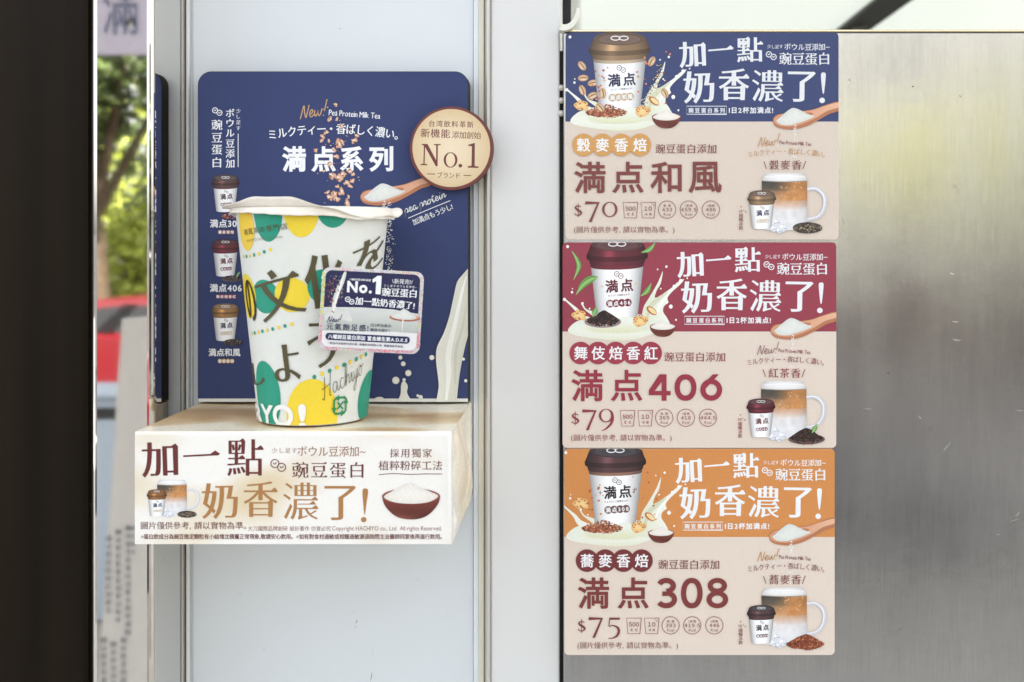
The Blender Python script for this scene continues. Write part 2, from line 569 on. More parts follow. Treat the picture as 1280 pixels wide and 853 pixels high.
YP = -0.0587
p = box('steel_post', X(113, YP), X(192, YP), YP, .06, 0.002, ZT, M_MIRROR, bev=.0042, seg=5)
tag(p, 'narrow mirror polished steel post reflecting trees and a red car', 'post', origin=(-.297, 0, 0))

# white panel with its ridge
r = thing('wall_panel', 'glossy pale blue white wall panel behind the navy promotional board', 'wall panel', (X(410), 0, 0))
box('panel', X(192, YP) + .0005, X(591.5), 0, .04, .003, ZT, M_WHITE, r)
bm = bmesh.new()
bm_box(bm, X(234.2), X(238.6), -.004, .001, .003, ZT, .0015)
from_bm('ridge', bm, M_WHITE2, r)
bm = bmesh.new()
bm_box(bm, X(241), X(241.8), -.0012, .001, .003, ZT)
from_bm('joint_line', bm, mat('grey_sealant', (188, 192, 192), rough=.7), r)

a = Art(plane_sheet(0))
for (u, v, l_, ang, w_, c_) in ((445.5, 777, 5, -70, 1.0, (110, 112, 114)), (444.2, 784, 5, -60, .5, (150, 152, 154)), (464, 846, 13, -80, .9, (120, 122, 124)), (465.6, 815, 10, -82, .4, (168, 172, 176)), (442, 765, 2, 60, .5, (150, 152, 154)), (425, 36, 3, 0, 1.2, (170, 174, 176)), (300, 742, 5, 40, .6, (176, 180, 184)), (522, 724, 6, 70, .6, (182, 186, 190)), (330, 812, 3, 10, .8, (170, 174, 178)), (560, 770, 3, 60, .7, (174, 178, 182)), (262, 700, 4, 84, .6, (180, 184, 188)), (240.5, 540, 9, 88, .9, (176, 176, 170)), (240.8, 268, 14, 89, .9, (184, 182, 174))):
    dx, dy = math.cos(math.radians(ang)) * l_ / 2, math.sin(math.radians(ang)) * l_ / 2
    a.stroke([(u - dx, v - dy), (u + .4, v + .2), (u + dx, v + dy)], [.15, w_, .2], c_, n=3)
a.build('scuff_mark', r, PRINT_MATTE)

def profile(name, pts, m, parent, z0=.004, z1=ZT):
    """plan outline (photo column, depth) run up the wall"""
    return extrude_poly(name, [Vector((X(u, y), y, z0)) for u, y in pts], Vector((0, 0, z1 - z0)), m, parent)

r = thing('trim_strip', 'upright aluminium and cream trim between two white wall panels', 'trim', (X(602), 0, 0))
profile('base_strip', [(592, .02), (592, -.002), (598, -.002), (598, .02)], mat('cool_white_strip', (224, 231, 237), rough=.3), r)
profile('cream_strip', [(598.1, .02), (598.1, -.0030), (598.6, -.0038), (604.4, -.0038), (605, -.0032), (605, .02)], M_CREAM, r)
profile('ridge', [(606.2, .02), (606.2, -.0032), (607.0, -.0056), (608.0, -.0072), (609.0, -.0079), (610.4, -.0079), (611.6, -.0072), (612.6, -.0058), (613.3, -.0046), (613.3, .02)], M_ALU, r)
profile('dark_groove', [(605.1, .02), (605.1, -.0026), (606.1, -.0026), (606.1, .02)], mat('groove_grey', (150, 145, 136), rough=.6), r)

box('light_leak_backing', X(591.6), X(620), .0206, .05, .004, ZT, mat('backing_grey', (170, 168, 162), rough=.7), r)  # added behind the trim to stop light leaking through its gaps
r = thing('column_panel', 'plain matt white column panel between the trim and the posters', 'column', (X(655), 0, 0))
YC = -.005
box('panel', X(613.5, YC), X(699.3, YC), YC, .10, .003, ZT, M_WHITE2, r, bev=.0014, seg=3)

YS = -.010
M_BRUSH = bpy.data.materials.new('brushed_steel')
def brushed():
    m = M_BRUSH; m.use_nodes = True
    n, l = m.node_tree.nodes, m.node_tree.links; b = n['Principled BSDF']
    b.inputs['Metallic'].default_value = 1.0
    b.inputs['Anisotropic'].default_value = .35
    tc = n.new('ShaderNodeTexCoord')
    def nz(scale, stretch, det=5):
        mp = n.new('ShaderNodeMapping'); mp.inputs['Scale'].default_value = stretch; l.new(tc.outputs['Object'], mp.inputs['Vector'])
        t = n.new('ShaderNodeTexNoise'); t.inputs['Scale'].default_value = scale; t.inputs['Detail'].default_value = det
        l.new(mp.outputs['Vector'], t.inputs['Vector']); return t.outputs['Fac']
    def rng(v, a, c, lo=.3, hi=.7):
        q = n.new('ShaderNodeMapRange'); q.inputs['From Min'].default_value = lo; q.inputs['From Max'].default_value = hi
        q.inputs['To Min'].default_value = a; q.inputs['To Max'].default_value = c; l.new(v, q.inputs['Value']); return q.outputs['Result']
    def mul(a, c):
        q = n.new('ShaderNodeMath'); q.operation = 'MULTIPLY'; l.new(a, q.inputs[0]); l.new(c, q.inputs[1]); return q.outputs[0]
    fine = nz(900, (1, 1, .035)); broad = nz(22, (2.2, 1, .16), 4); cloud = nz(9, (1, 1, 1), 7); spots = nz(140, (1, 1, 1), 2)
    tone = mul(mul(rng(fine, .93, 1.05), rng(broad, .93, 1.05)), rng(cloud, .95, 1.04))
    tone = mul(tone, rng(spots, 1.0, .82, .70, .78))
    vm = n.new('ShaderNodeVectorMath'); vm.operation = 'SCALE'; vm.inputs[0].default_value = (.475, .475, .472); l.new(tone, vm.inputs['Scale'])
    l.new(vm.outputs['Vector'], b.inputs['Base Color'])
    l.new(mul(rng(cloud, .16, .25), rng(broad, .86, 1.14)), b.inputs['Roughness'])
    bp = n.new('ShaderNodeBump'); bp.inputs['Strength'].default_value = .10; bp.inputs['Distance'].default_value = .0006
    l.new(fine, bp.inputs['Height'])
    bp2 = n.new('ShaderNodeBump'); bp2.inputs['Strength'].default_value = .12; bp2.inputs['Distance'].default_value = .004
    l.new(cloud, bp2.inputs['Height']); l.new(bp2.outputs['Normal'], bp.inputs['Normal'])
    l.new(bp.outputs['Normal'], b.inputs['Normal'])
brushed()
r = thing('counter_panel', 'wide brushed stainless steel counter panel carrying the three posters', 'counter', (X(1000), 0, 0))
ztop = W(0, 38.5, YS).z
box('steel_sheet', X(704.2, YS), X(1700, YS), YS, .004, .004, ztop - .0012, M_BRUSH, r, bev=.0011, seg=3)
box('top_edge', X(703.6, YS), X(1700, YS), YS - .0008, .03, ztop - .0011, ztop + .0006, mat('polished_edge', (226, 212, 180), rough=.16, metal=1, noise_amt=.05), r, bev=.0006, seg=3)
bm = bmesh.new()
for v, w in ((470 / 4.2, 1.0),):
    for k in range(3):
        vv = 110 + k * 16
        q = bmesh.ops.create_uvsphere(bm, u_segments=12, v_segments=8, radius=.0022)
        bmesh.ops.translate(bm, verts=q['verts'], vec=W(701.6, vv, -.004))
from_bm('hinge_knuckle', bm, M_ALU, r, True)
box('painted_gap_shade', X(697), X(706), .006, .03, .004, W(0, 62).z, M_BLACK, r)  # black block set into the gap in place of its shade
# scratches and small dents that the steel carries
a = Art(plane_sheet(YS))
for (u, v, l_, ang, w_, c_) in ((1084, 511, 10, 4, .8, (178, 180, 180)), (1150, 522, 6, 50, 1.2, (190, 190, 190)), (1182, 560, 9, -55, 1.2, (196, 196, 194)),
                         (1186, 556, 6, -60, .9, (190, 190, 190)), (1272, 643, 8, -50, 1.1, (200, 200, 198)), (1268, 650, 10, -20, .9, (190, 190, 188)),
                         (1248, 668, 4, 10, .9, (200, 200, 198)), (1275, 513, 9, 2, .7, (180, 178, 178)), (1054, 276, 9, 70, .8, (150, 146, 138)), (1057, 290, 7, 60, .7, (150, 146, 138)),
                         (1190, 342, 5, 15, 1.0, (226, 226, 218)), (1194, 402, 8, 0, 1.0, (205, 206, 208)), (1196, 425, 10, 5, 1.2, (200, 200, 202)), (1110, 466, 1.6, 0, 1.4, (70, 68, 66)),
                         (1062, 100, 4, 60, .8, (140, 138, 130)), (1141, 108, 2, 0, 1.6, (80, 76, 70)), (1200, 120, 3, 20, 1, (120, 116, 108))):
    dx, dy = math.cos(math.radians(ang)) * l_ / 2, math.sin(math.radians(ang)) * l_ / 2
    a.stroke([(u - dx, v - dy), (u, v + .5), (u + dx, v + dy)], [.2, w_, .3], c_, n=3)
a.build('scratch', r, mat('scratched_metal', attr=True, rough=.4, metal=.7, noise_amt=.1))

# interior seen over the counter
r = thing('shop_interior', 'bright shop interior with glowing white ceiling seen above the counter', 'room', (2, 4, 0))
M_GLOW = mat('ceiling_diffuser', (236, 240, 236), rough=.5, emit=(230, 240, 234), estr=.105, noise_amt=.02, noise_scale=.6)
box('ceiling_panel', -.02, 1.233, .05, 8, 2.35, 2.40, M_GLOW, r)
box('ceiling_panel', 1.386, 5.5, .05, 8, 2.35, 2.40, M_GLOW, r)
box('ceiling_track', 1.236, 1.383, .052, 8, 2.335, 2.39, M_BLACK, r)
box('sun_block_wall', X(700), 5.5, .0, .045, 2.34, ZT, M_WHITE2, r)  # unseen wall added above the opening to block the sun
box('sun_block_slab', -3, 5.5, .11, 9, 2.6, ZT, M_WHITE2, r)  # unseen solid mass added over the room to keep the sun out
box('back_wall', -.5, 5.5, 8.0, 8.1, .01, 2.34, mat('interior_grey', (120, 118, 112)), r)
box('dark_jamb', X(690, .12), X(713.5, .12), .11, .15, .01, 2.34, M_BLACK, r)
bm = bmesh.new()
q = bmesh.ops.create_cone(bm, segments=20, radius1=.024, radius2=.03, depth=.09, cap_ends=True)
bmesh.ops.translate(bm, verts=q['verts'], vec=(1.312, 4.52, 2.29))
from_bm('track_spotlight', bm, mat('spot_grey', (150, 150, 148), rough=.4), r, True)

pts = catmull([(699.5, 33.5), (706, 34.5), (713, 32), (718.5, 26), (721.8, 18), (723, 10)], 5)
wd = [8.5 - 4.2 * i / (len(pts) - 1) for i in range(len(pts))]
la, lb = [], []
for i, (x, y) in enumerate(pts):
    q0, q1 = pts[max(i - 1, 0)], pts[min(i + 1, len(pts) - 1)]
    dx, dy = q1[0] - q0[0], q1[1] - q0[1]; l_ = math.hypot(dx, dy)
    la.append((x - dy / l_ * wd[i] / 2, y + dx / l_ * wd[i] / 2)); lb.append((x + dy / l_ * wd[i] / 2, y - dx / l_ * wd[i] / 2))
hk = extrude_poly('wall_hook', [W(u, v, -.016) for u, v in la + lb[::-1]], Vector((0, .012, 0)), mat('ivory_plastic', (226, 226, 214), rough=.35), None, bev=.0009)
tag(hk, 'small ivory plastic hook at the top of the column', 'hook', origin=W(700, 34, -.01))

# ------------------------------------------------------------------ palettes
NAVY = (60, 72, 118)
WH = (238, 240, 242)
TAN = (196, 150, 96)
CREAM = (236, 238, 228)

# ------------------------------------------------------------------ artwork builders (drawn in the columns and rows of the poster they belong to)
def cup_picture(sheet, parent, cx, top, k, lid, band, ink, pill, words, xf=None, clip=None, collar=None, small=False, name='cup_picture', plus=TAN):
    """take-away cup: lid width 76 k, height 96 k"""
    A = Art(sheet, xf, clip)
    def shade(c, s, spec=0.0):
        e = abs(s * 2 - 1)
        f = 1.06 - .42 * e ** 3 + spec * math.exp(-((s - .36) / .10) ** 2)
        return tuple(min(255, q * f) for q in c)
    def rows(rw, c, nu=26, spec=0.0, top_sag=True):
        def fn(s, t):
            i = min(int(t * (len(rw) - 1) + 1e-6), len(rw) - 2); q = t * (len(rw) - 1) - i
            y = rw[i][0] + (rw[i + 1][0] - rw[i][0]) * q; h = rw[i][1] + (rw[i + 1][1] - rw[i][1]) * q; g = rw[i][2] + (rw[i + 1][2] - rw[i][2]) * q
            x = (s * 2 - 1)
            return (cx + x * h * k, top + (y + g * math.sqrt(max(0, 1 - x * x)) - x * .8) * k)
        A.patch(fn, nu, max(2, (len(rw) - 1) * 2), lambda s, t: shade(c, s, spec))
    rows([(30, 33.2, 4), (60, 30, 4), (98, 25.5, 4)], (238, 239, 240))
    body = A.build(name, parent)
    B = Art(sheet, xf, clip); A = B
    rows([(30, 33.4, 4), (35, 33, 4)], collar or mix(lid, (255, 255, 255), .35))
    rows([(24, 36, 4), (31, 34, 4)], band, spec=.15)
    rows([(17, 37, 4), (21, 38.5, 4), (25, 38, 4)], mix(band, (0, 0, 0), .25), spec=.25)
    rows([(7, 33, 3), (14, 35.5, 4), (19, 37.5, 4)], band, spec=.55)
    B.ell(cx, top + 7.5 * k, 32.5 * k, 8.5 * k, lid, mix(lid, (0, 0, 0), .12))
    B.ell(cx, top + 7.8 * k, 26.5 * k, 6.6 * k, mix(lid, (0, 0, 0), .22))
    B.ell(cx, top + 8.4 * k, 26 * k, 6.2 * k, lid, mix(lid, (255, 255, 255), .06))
    for dx in (-5.2, 5.2):
        B.ring(cx + dx * k, top + 7 * k, 6.2 * k, 3.1 * k, 1.2 * k, WH)
    B.build('lid', body)
    T = Art(sheet, xf, clip)
    pea_logo(T, cx + 2 * k, top + 45.5 * k, 3.3 * k, ink)
    T.text('満点', (cx - 15 * k, top + 51 * k, cx + 20 * k, top + 67 * k), ink, .028, .028, rot=-4)
    if not small:
        T.text('もうひと口健康をはす!', (cx - 11 * k, top + 69.2 * k, cx + 16 * k, top + 72 * k), mix(ink, (255, 255, 255), .2), .01, .01, rot=-4)
        for px_, py_ in ((-19, 60), (24, 56)):
            T.stroke([(cx + (px_ - 2.6) * k, top + py_ * k), (cx + (px_ + 2.6) * k, top + py_ * k)], .7 * k, plus, curve=False)
            T.stroke([(cx + px_ * k, top + (py_ - 2.6) * k), (cx + px_ * k, top + (py_ + 2.6) * k)], .7 * k, plus, curve=False)
    n = len(words)
    z = sheet.next()
    for i in range(4):
        T.ell(cx + (-9 + i * 7.4) * k, top + (81.4 - .5 * i) * k, 4.9 * k, 4.9 * k, pill, n=20, z=z + i * 1e-6)
    T.text(words, (cx - 12.5 * k, top + 77.5 * k, cx + 16.5 * k, top + 84 * k), WH, .03, .03, rot=-4)
    T.build('sleeve_print', body)
    return body

def grain_heap(A, cx, cy, rx, ry, n, cols, size, seed=0, peak=.8):
    q = random.Random(seed); z = A.sh.next()
    for i in range(n):
        x = q.uniform(-1, 1); t = 1 - abs(x) ** 1.4
        y = q.uniform(-peak * t, .9 * math.sqrt(max(0, 1 - x * x)))
        c = q.choice(cols); f = q.uniform(.75, 1.2)
        A.ell(cx + x * rx, cy + y * ry, size * q.uniform(.8, 1.4), size * q.uniform(.45, .7), tuple(min(255, w * f) for w in c), rot=q.uniform(0, 180), n=8, z=z + i * 4e-7)

def powder(A, pts, seed=0, base=(226, 229, 224), n=60):
    outline = catmull(pts, 5, True)
    cx = sum(p[0] for p in outline) / len(outline); cy = sum(p[1] for p in outline) / len(outline)
    q = random.Random(seed)
    z = A.sh.next()
    m = len(outline)
    ring2 = [(cx + (p[0] - cx) * .55, cy + (p[1] - cy) * .55) for p in outline]
    cc = lambda p, e: tuple(min(255, b - 14 * e) for b in base)
    A.add([(cx, cy)] + ring2 + outline, [cc((cx, cy), 0)] + [cc(p, .2) for p in ring2] + [cc(p, 1) for p in outline],
          [(0, i + 1, (i + 1) % m + 1) for i in range(m)] + [(i + 1, m + i + 1, m + (i + 1) % m + 1, (i + 1) % m + 1) for i in range(m)], z)
    u0, u1 = min(p[0] for p in outline), max(p[0] for p in outline)
    z = A.sh.next()
    for i in range(n):
        p = outline[q.randrange(m)]; t = math.sqrt(q.random()) * .93
        f = q.uniform(-20, 16); r_ = (u1 - u0) * q.uniform(.006, .014)
        A.ell(cx + (p[0] - cx) * t, cy + (p[1] - cy) * t, r_, r_, tuple(min(255, b + f) for b in base), n=6, z=z + i * 4e-7)

def spoon_picture(sheet, parent, xf=None, dust=True, clip=None):
    A = Art(sheet, xf, clip)
    WD, WDD, WDL = (210, 154, 122), (180, 120, 88), (228, 180, 150)
    A.poly(catmull([(966, 152), (967, 147.5), (972, 143.5), (985, 141.5), (1005, 138.8), (1018, 136.5), (1032, 131.5), (1048, 127.5), (1048, 138.5), (1036, 143), (1022, 151), (1008, 158), (992, 162), (977, 161), (969, 157.5)], 5, True), WDD)
    A.poly(catmull([(967, 151), (968.5, 147.5), (974, 144), (986, 142), (1006, 139.3), (1018, 137.2), (1032, 132.4), (1048, 128.6), (1048, 134.5), (1034, 139), (1020, 147.5), (1006, 154), (992, 158.3), (978, 158), (970, 155.5)], 5, True), lambda u, v: mix(WD, WDL, smooth(1000, 1046, u)))
    A.poly(catmull([(971, 151), (975, 146.5), (990, 143.5), (1008, 141), (1016, 142), (1012, 147.5), (1000, 152.5), (988, 155.5), (976, 155.5)], 5, True), (186, 122, 86))
    b = A.build('spoon_picture', parent)
    B = Art(sheet, xf, clip)
    powder(B, [(970.5, 151.5), (975, 147), (981, 141.5), (986.5, 137.3), (991, 135.2), (997, 136.5), (1005, 140.5), (1012, 143.8), (1018, 145.3), (1011, 149.5), (1000, 153.5), (988, 156.8), (977, 156.3)], 3)
    if dust:
        q = random.Random(5); z = sheet.next()
        for i in range(70):
            t = q.random(); v = 157 + 42 * t ** 1.3
            B.ell(994 + q.gauss(0, .9 + 1.0 * t) - 1.5 * t, v, q.uniform(.3, .9), q.uniform(.3, .8), (242, 242, 240), n=6, z=z + i * 4e-7)
        for i in range(26):
            B.ell(970 + q.gauss(0, 4), 184 + q.gauss(0, 4), q.uniform(.3, .8), q.uniform(.3, .6), (240, 240, 238), n=6, z=z + (70 + i) * 4e-7)
    B.build('powder_print', b)

def bowl_picture(sheet, parent, cx, cy, r, xf=None, clip=None):
    A = Art(sheet, xf, clip)
    B1, B2 = (122, 62, 52), (86, 40, 34)
    A.poly([(cx - r, cy)] + catmull([(cx - r, cy), (cx - r * .9, cy + r * .32), (cx - r * .6, cy + r * .64), (cx - r * .25, cy + r * .78), (cx + r * .25, cy + r * .78), (cx + r * .62, cy + r * .62), (cx + r * .92, cy + r * .28), (cx + r, cy)], 5),
           lambda u, v: mix(mix(B1, B2, smooth(cy, cy + r * .8, v)), (176, 110, 92), .6 * math.exp(-((u - cx + r * .35) / (r * .3)) ** 2)))
    A.ell(cx, cy, r, r * .27, B1, (150, 84, 70))
    A.ell(cx, cy + r * .02, r * .93, r * .22, B2)
    b = A.build('bowl_picture', parent)
    P = Art(sheet, xf, clip)
    powder(P, [(cx - r * .93, cy + r * .02), (cx - r * .6, cy - r * .2), (cx - r * .3, cy - r * .36), (cx - r * .1, cy - r * .44), (cx + r * .05, cy - r * .45), (cx + r * .3, cy - r * .3), (cx + r * .65, cy - r * .16), (cx + r * .93, cy), (cx + r * .6, cy + r * .2), (cx, cy + r * .26), (cx - r * .6, cy + r * .2)], 9, (240, 236, 228))
    P.build('powder_print', b)

def splash_picture(sheet, parent, xf=None, clip=None):
    A = Art(sheet, xf, clip)
    A.poly(catmull([(713, 152), (716, 146), (726, 139), (745, 134), (775, 131), (800, 131), (818, 135), (836, 141), (840, 147), (833, 153), (815, 157), (798, 162), (775, 164), (752, 162), (730, 159), (718, 156)], 5, True),
           lambda u, v: mix((232, 236, 224), (214, 216, 172), .55 * math.exp(-((u - 775) / 34) ** 2)))
    A.ell(772, 150, 50, 8, (226, 228, 196), (234, 238, 228))
    A.ell(812, 142, 22, 6, (238, 241, 236), (235, 239, 230))
    A.poly(catmull([(803, 150), (805, 134), (808, 121), (814, 111), (820, 101), (826, 90), (831.5, 77), (829, 92), (824, 101), (821.5, 110), (826, 109), (834, 104), (843, 97.5), (850, 91), (858, 87), (853, 94), (844, 102), (838, 109), (837.5, 113), (838.5, 116.5), (833, 121), (832, 128), (837, 136), (840, 146), (822, 151)], 5, True),
           lambda u, v: mix((222, 226, 202), (238, 240, 230), smooth(805, 838, u)))
    A.stroke([(811, 140), (816, 122), (826, 112), (838, 103)], [1, 6, 5, 1], (210, 214, 186))
    A.stroke([(824, 130), (829, 118), (840, 105)], [1, 3.5, 1], (246, 247, 242))
    A.stroke([(708.5, 112), (716, 118.5), (724, 126), (730, 134), (742, 140)], [2, 2.5, 4.5, 7, 8], CREAM)
    A.stroke([(730.5, 118), (735, 125), (744, 130), (754, 136)], [2, 2, 5, 8], (228, 231, 212))
    z = sheet.next()
    q = random.Random(2)
    for (u, v, r_) in ((712.5, 46.5, 1.8), (718, 103.5, 1.5), (708.5, 112.5, 1.9), (836, 71.5, 1.5), (825, 75, 1), (841.5, 121.5, 2.4), (848, 138, 1.2), (731, 117.5, 1.6), (845.5, 96, 1.8), (854, 89.5, 2.4), (740, 124, 1), (718.5, 99, .8), (862, 86, 1), (829, 99, 1)):
        A.ell(u, v, r_, r_ * 1.1, (242, 243, 238), n=12, z=z)
    return A.build('splash_picture', parent)

def biscuit(A, u, v, r, rot, seed):
    A.ell(u, v, r, r * .72, (242, 212, 152), (230, 186, 120), rot=rot, wob=.3, seed=seed, n=22)
    q = random.Random(seed); z = A.sh.next()
    for i in range(14):
        a = q.uniform(0, 6.28); t = q.uniform(.45, 1)
        A.ell(u + r * t * math.cos(a), v + r * .7 * t * math.sin(a), r * .13, r * .09, (186, 104, 68), n=7, z=z + i * 4e-7)

def almond(A, u, v, r, rot):
    A.ell(u, v, r, r * .52, (196, 106, 52), rot=rot)
    A.ell(u + r * .12, v + r * .02, r * .82, r * .34, (238, 216, 164), rot=rot)

def oat(A, u, v, rot, k=1.0):
    A.ell(u, v, 6.6 * k, 4.1 * k, (226, 204, 174), (190, 148, 106), rot=rot)
    a = math.radians(rot); ca, sa = math.cos(a), math.sin(a)
    A.stroke([(u - 5.6 * k * ca, v - 5.6 * k * sa), (u + .5 * sa, v - .5 * ca), (u + 5.6 * k * ca, v + 5.6 * k * sa)], [.5, 1.3 * k, .5], (126, 76, 40))
    A.stroke([(u - 4 * k * ca - 2 * k * sa, v - 4 * k * sa + 2 * k * ca), (u + 4 * k * ca - 2.2 * k * sa, v + 4 * k * sa + 2.2 * k * ca)], [.3, .7], (240, 226, 204), curve=False)

def leaf(A, pts, w):
    A.stroke(pts, w, (104, 152, 78), n=7)
    A.stroke([(x - .4, y + .8) for x, y in pts], [q * .4 for q in w], (136, 182, 104), n=7)
    A.stroke(pts, .6, (176, 206, 146), n=7)

def mug_picture(sheet, parent, kind, xf=None, clip=None):
    A = Art(sheet, xf, clip)
    A.stroke([(1007, 237), (1020, 236.5), (1030, 245), (1030.5, 259), (1023, 271), (1008, 275)], [4.5, 4.5, 5.2, 5, 4.5, 4], (204, 206, 214))
    A.stroke([(1007, 236.4), (1020, 235.8), (1029, 244.6), (1029.4, 259), (1022, 270.4), (1008, 274)], [1.4, 1.6, 1.8, 1.6, 1.4, 1.2], (236, 237, 242))
    stops = [(217, (224, 224, 226)), (222, (240, 240, 240)), (226.4, (220, 218, 214)), (226.8, (74, 70, 66)), (237.5, (108, 96, 82)), (238.5, (150, 118, 88)), (247, (196, 150, 108)), (255, (214, 184, 164)), (262, (226, 222, 222)), (275, (228, 229, 232)), (287, (222, 223, 227))]
    def tone(s, t):
        v = 217 + 70 * t; c = stops[-1][1]
        for (a, p_), (b, q_) in zip(stops, stops[1:]):
            if a <= v <= b: c = mix(p_, q_, (v - a) / (b - a)); break
        g = smooth(.25, .75, s)
        if 226.4 < v < 250: c = mix(c, (206, 142, 84), g * .85)
        n_ = mnoise.noise(Vector((s * 9, t * 11, 1.3 + (kind == 2)))) * 12 * (1 if v > 227 else .3)
        e = 1 - .14 * abs(2 * s - 1) ** 4
        return tuple(max(0, min(255, (q + n_) * e)) for q in c)
    def fn(s, t):
        v = 217 + 70 * t; h = 28.3
        if t < .13: h = 28.3 - 5 * (1 - t / .13) ** 2
        x = 2 * s - 1
        return (980.5 + x * h, v + (1 - x * x) * (0 if t < .05 else 1.2) - (1 - x * x) * .6 * (t < .05))
    A.patch(fn, 24, 56, tone)
    A.stroke([(954, 226.4), (980, 227.6), (1007, 226.4)], .8, (150, 140, 130), n=5)
    A.stroke([(956, 221), (980, 220), (1005, 221)], [.4, 1.2, .4], (250, 250, 250), n=5)
    z = A.sh.next(); q = random.Random(kind)
    for i in range(26):
        A.ell(q.uniform(975, 1004), q.uniform(228, 250), q.uniform(.5, 1.2), q.uniform(.5, 1.2), q.choice(((204, 160, 112), (172, 130, 90), (212, 172, 130))), n=9, z=z + i * 4e-7)
    m = A.build('mug_picture', parent)
    # ice
    I = Art(sheet, xf, clip)
    q = random.Random(4)
    for (u, v, r_) in ((967, 286, 6), (979, 285, 6), (971, 278, 4.4), (974, 289, 4)):
        pts = [(u + r_ * math.cos(a + .4) * q.uniform(.85, 1.1), v + r_ * .85 * math.sin(a + .4) * q.uniform(.85, 1.1)) for a in (0, 1.1, 2.0, 3.1, 4.2, 5.2)]
        I.poly(pts, (214, 218, 226))
        I.poly([(u + (a - u) * .62 - 1, v + (b - v) * .6 - 1) for a, b in pts], (244, 246, 248))
        I.stroke([pts[0], (u, v), pts[2]], .6, (150, 156, 170), curve=False)
        I.stroke([pts[4], (u + 1, v - 1)], .5, (176, 182, 194), curve=False)
    I.build('ice_print', m)
    G = Art(sheet, xf, clip)
    if kind == 0:
        G.ell(1009, 285, 18.5, 7, (92, 84, 76), (70, 62, 58))
        grain_heap(G, 1009, 285, 17.5, 6.4, 150, [(60, 54, 50), (96, 84, 70), (150, 136, 114), (44, 40, 40)], 1.5, 3, .9)
    elif kind == 1:
        G.ell(1009, 289, 23, 6.5, (126, 104, 104), (108, 84, 86))
        G.poly(catmull([(988, 288), (996, 281), (1004, 276.5), (1009, 275), (1016, 278), (1024, 284), (1030, 288), (1018, 292), (1000, 292)], 4, True), (52, 40, 38))
        grain_heap(G, 1009, 287, 19, 9, 130, [(44, 34, 32), (72, 54, 48), (34, 28, 28), (96, 66, 54)], 1.4, 6, 1.1)
        leaf(G, [(1016, 281), (1019, 276), (1022.5, 269.5)], [.5, 5.5, .3])
    else:
        G.poly(catmull([(983, 288), (994, 280), (1004, 275.5), (1009, 274.5), (1017, 278), (1026, 284), (1030, 288), (1018, 293), (1000, 293)], 4, True), (132, 70, 48))
        grain_heap(G, 1007, 286, 23, 9, 200, [(128, 66, 44), (160, 92, 64), (104, 52, 38), (186, 118, 84)], 1.3, 8, 1.2)
    G.build('grain_print', m)

def wide(t):
    """numerals of the sans face"""
    return ''.join(chr(ord(c) + 0xfee0) if c.isdigit() else c for c in t)

def facts(A, ink, nums, xf):
    A.xf = xf
    for x, top_, bot in ((788, '500', 'cc'), (810.2, '10', '冰度')):
        A.stroke([(x - 9.2, 253.2), (x + 9.2, 253.2), (x + 7.4, 272.6), (x - 7.4, 272.6)], .75, ink, closed=True, curve=False)
        A.text(wide(top_), (x - 6.2 + (x > 800) * 1.4, 258.2, x + 6.2 - (x > 800) * 1.6, 263.8), ink, .014, .014)
        A.text(bot, (x - 4, 266.2, x + 4.4, 269.6), ink, .01, .01)
    A.text('°c', (814.2, 254.6, 817.6, 257.6), ink, .008, .008)
    for x, t0, n_ in zip((833.8, 860.8, 888.4), ('無糖', '1度糖', '3度糖'), nums):
        A.ring(x, 262.2, 11.2, 11.2, .75, ink)
        A.text(t0, (x - 4.5, 255.6, x + 4.6, 258.8), ink, .006, .006)
        w_ = 2.05 * len(n_) - (.7 if '.' in n_ else 0)
        A.text(wide(n_), (x - w_, 260.0, x + w_, 264.6), ink, .010, .010)
        A.text('Kcal', (x - 4.3, 266.4, x + 4.3, 269.8), ink, .0, .0)

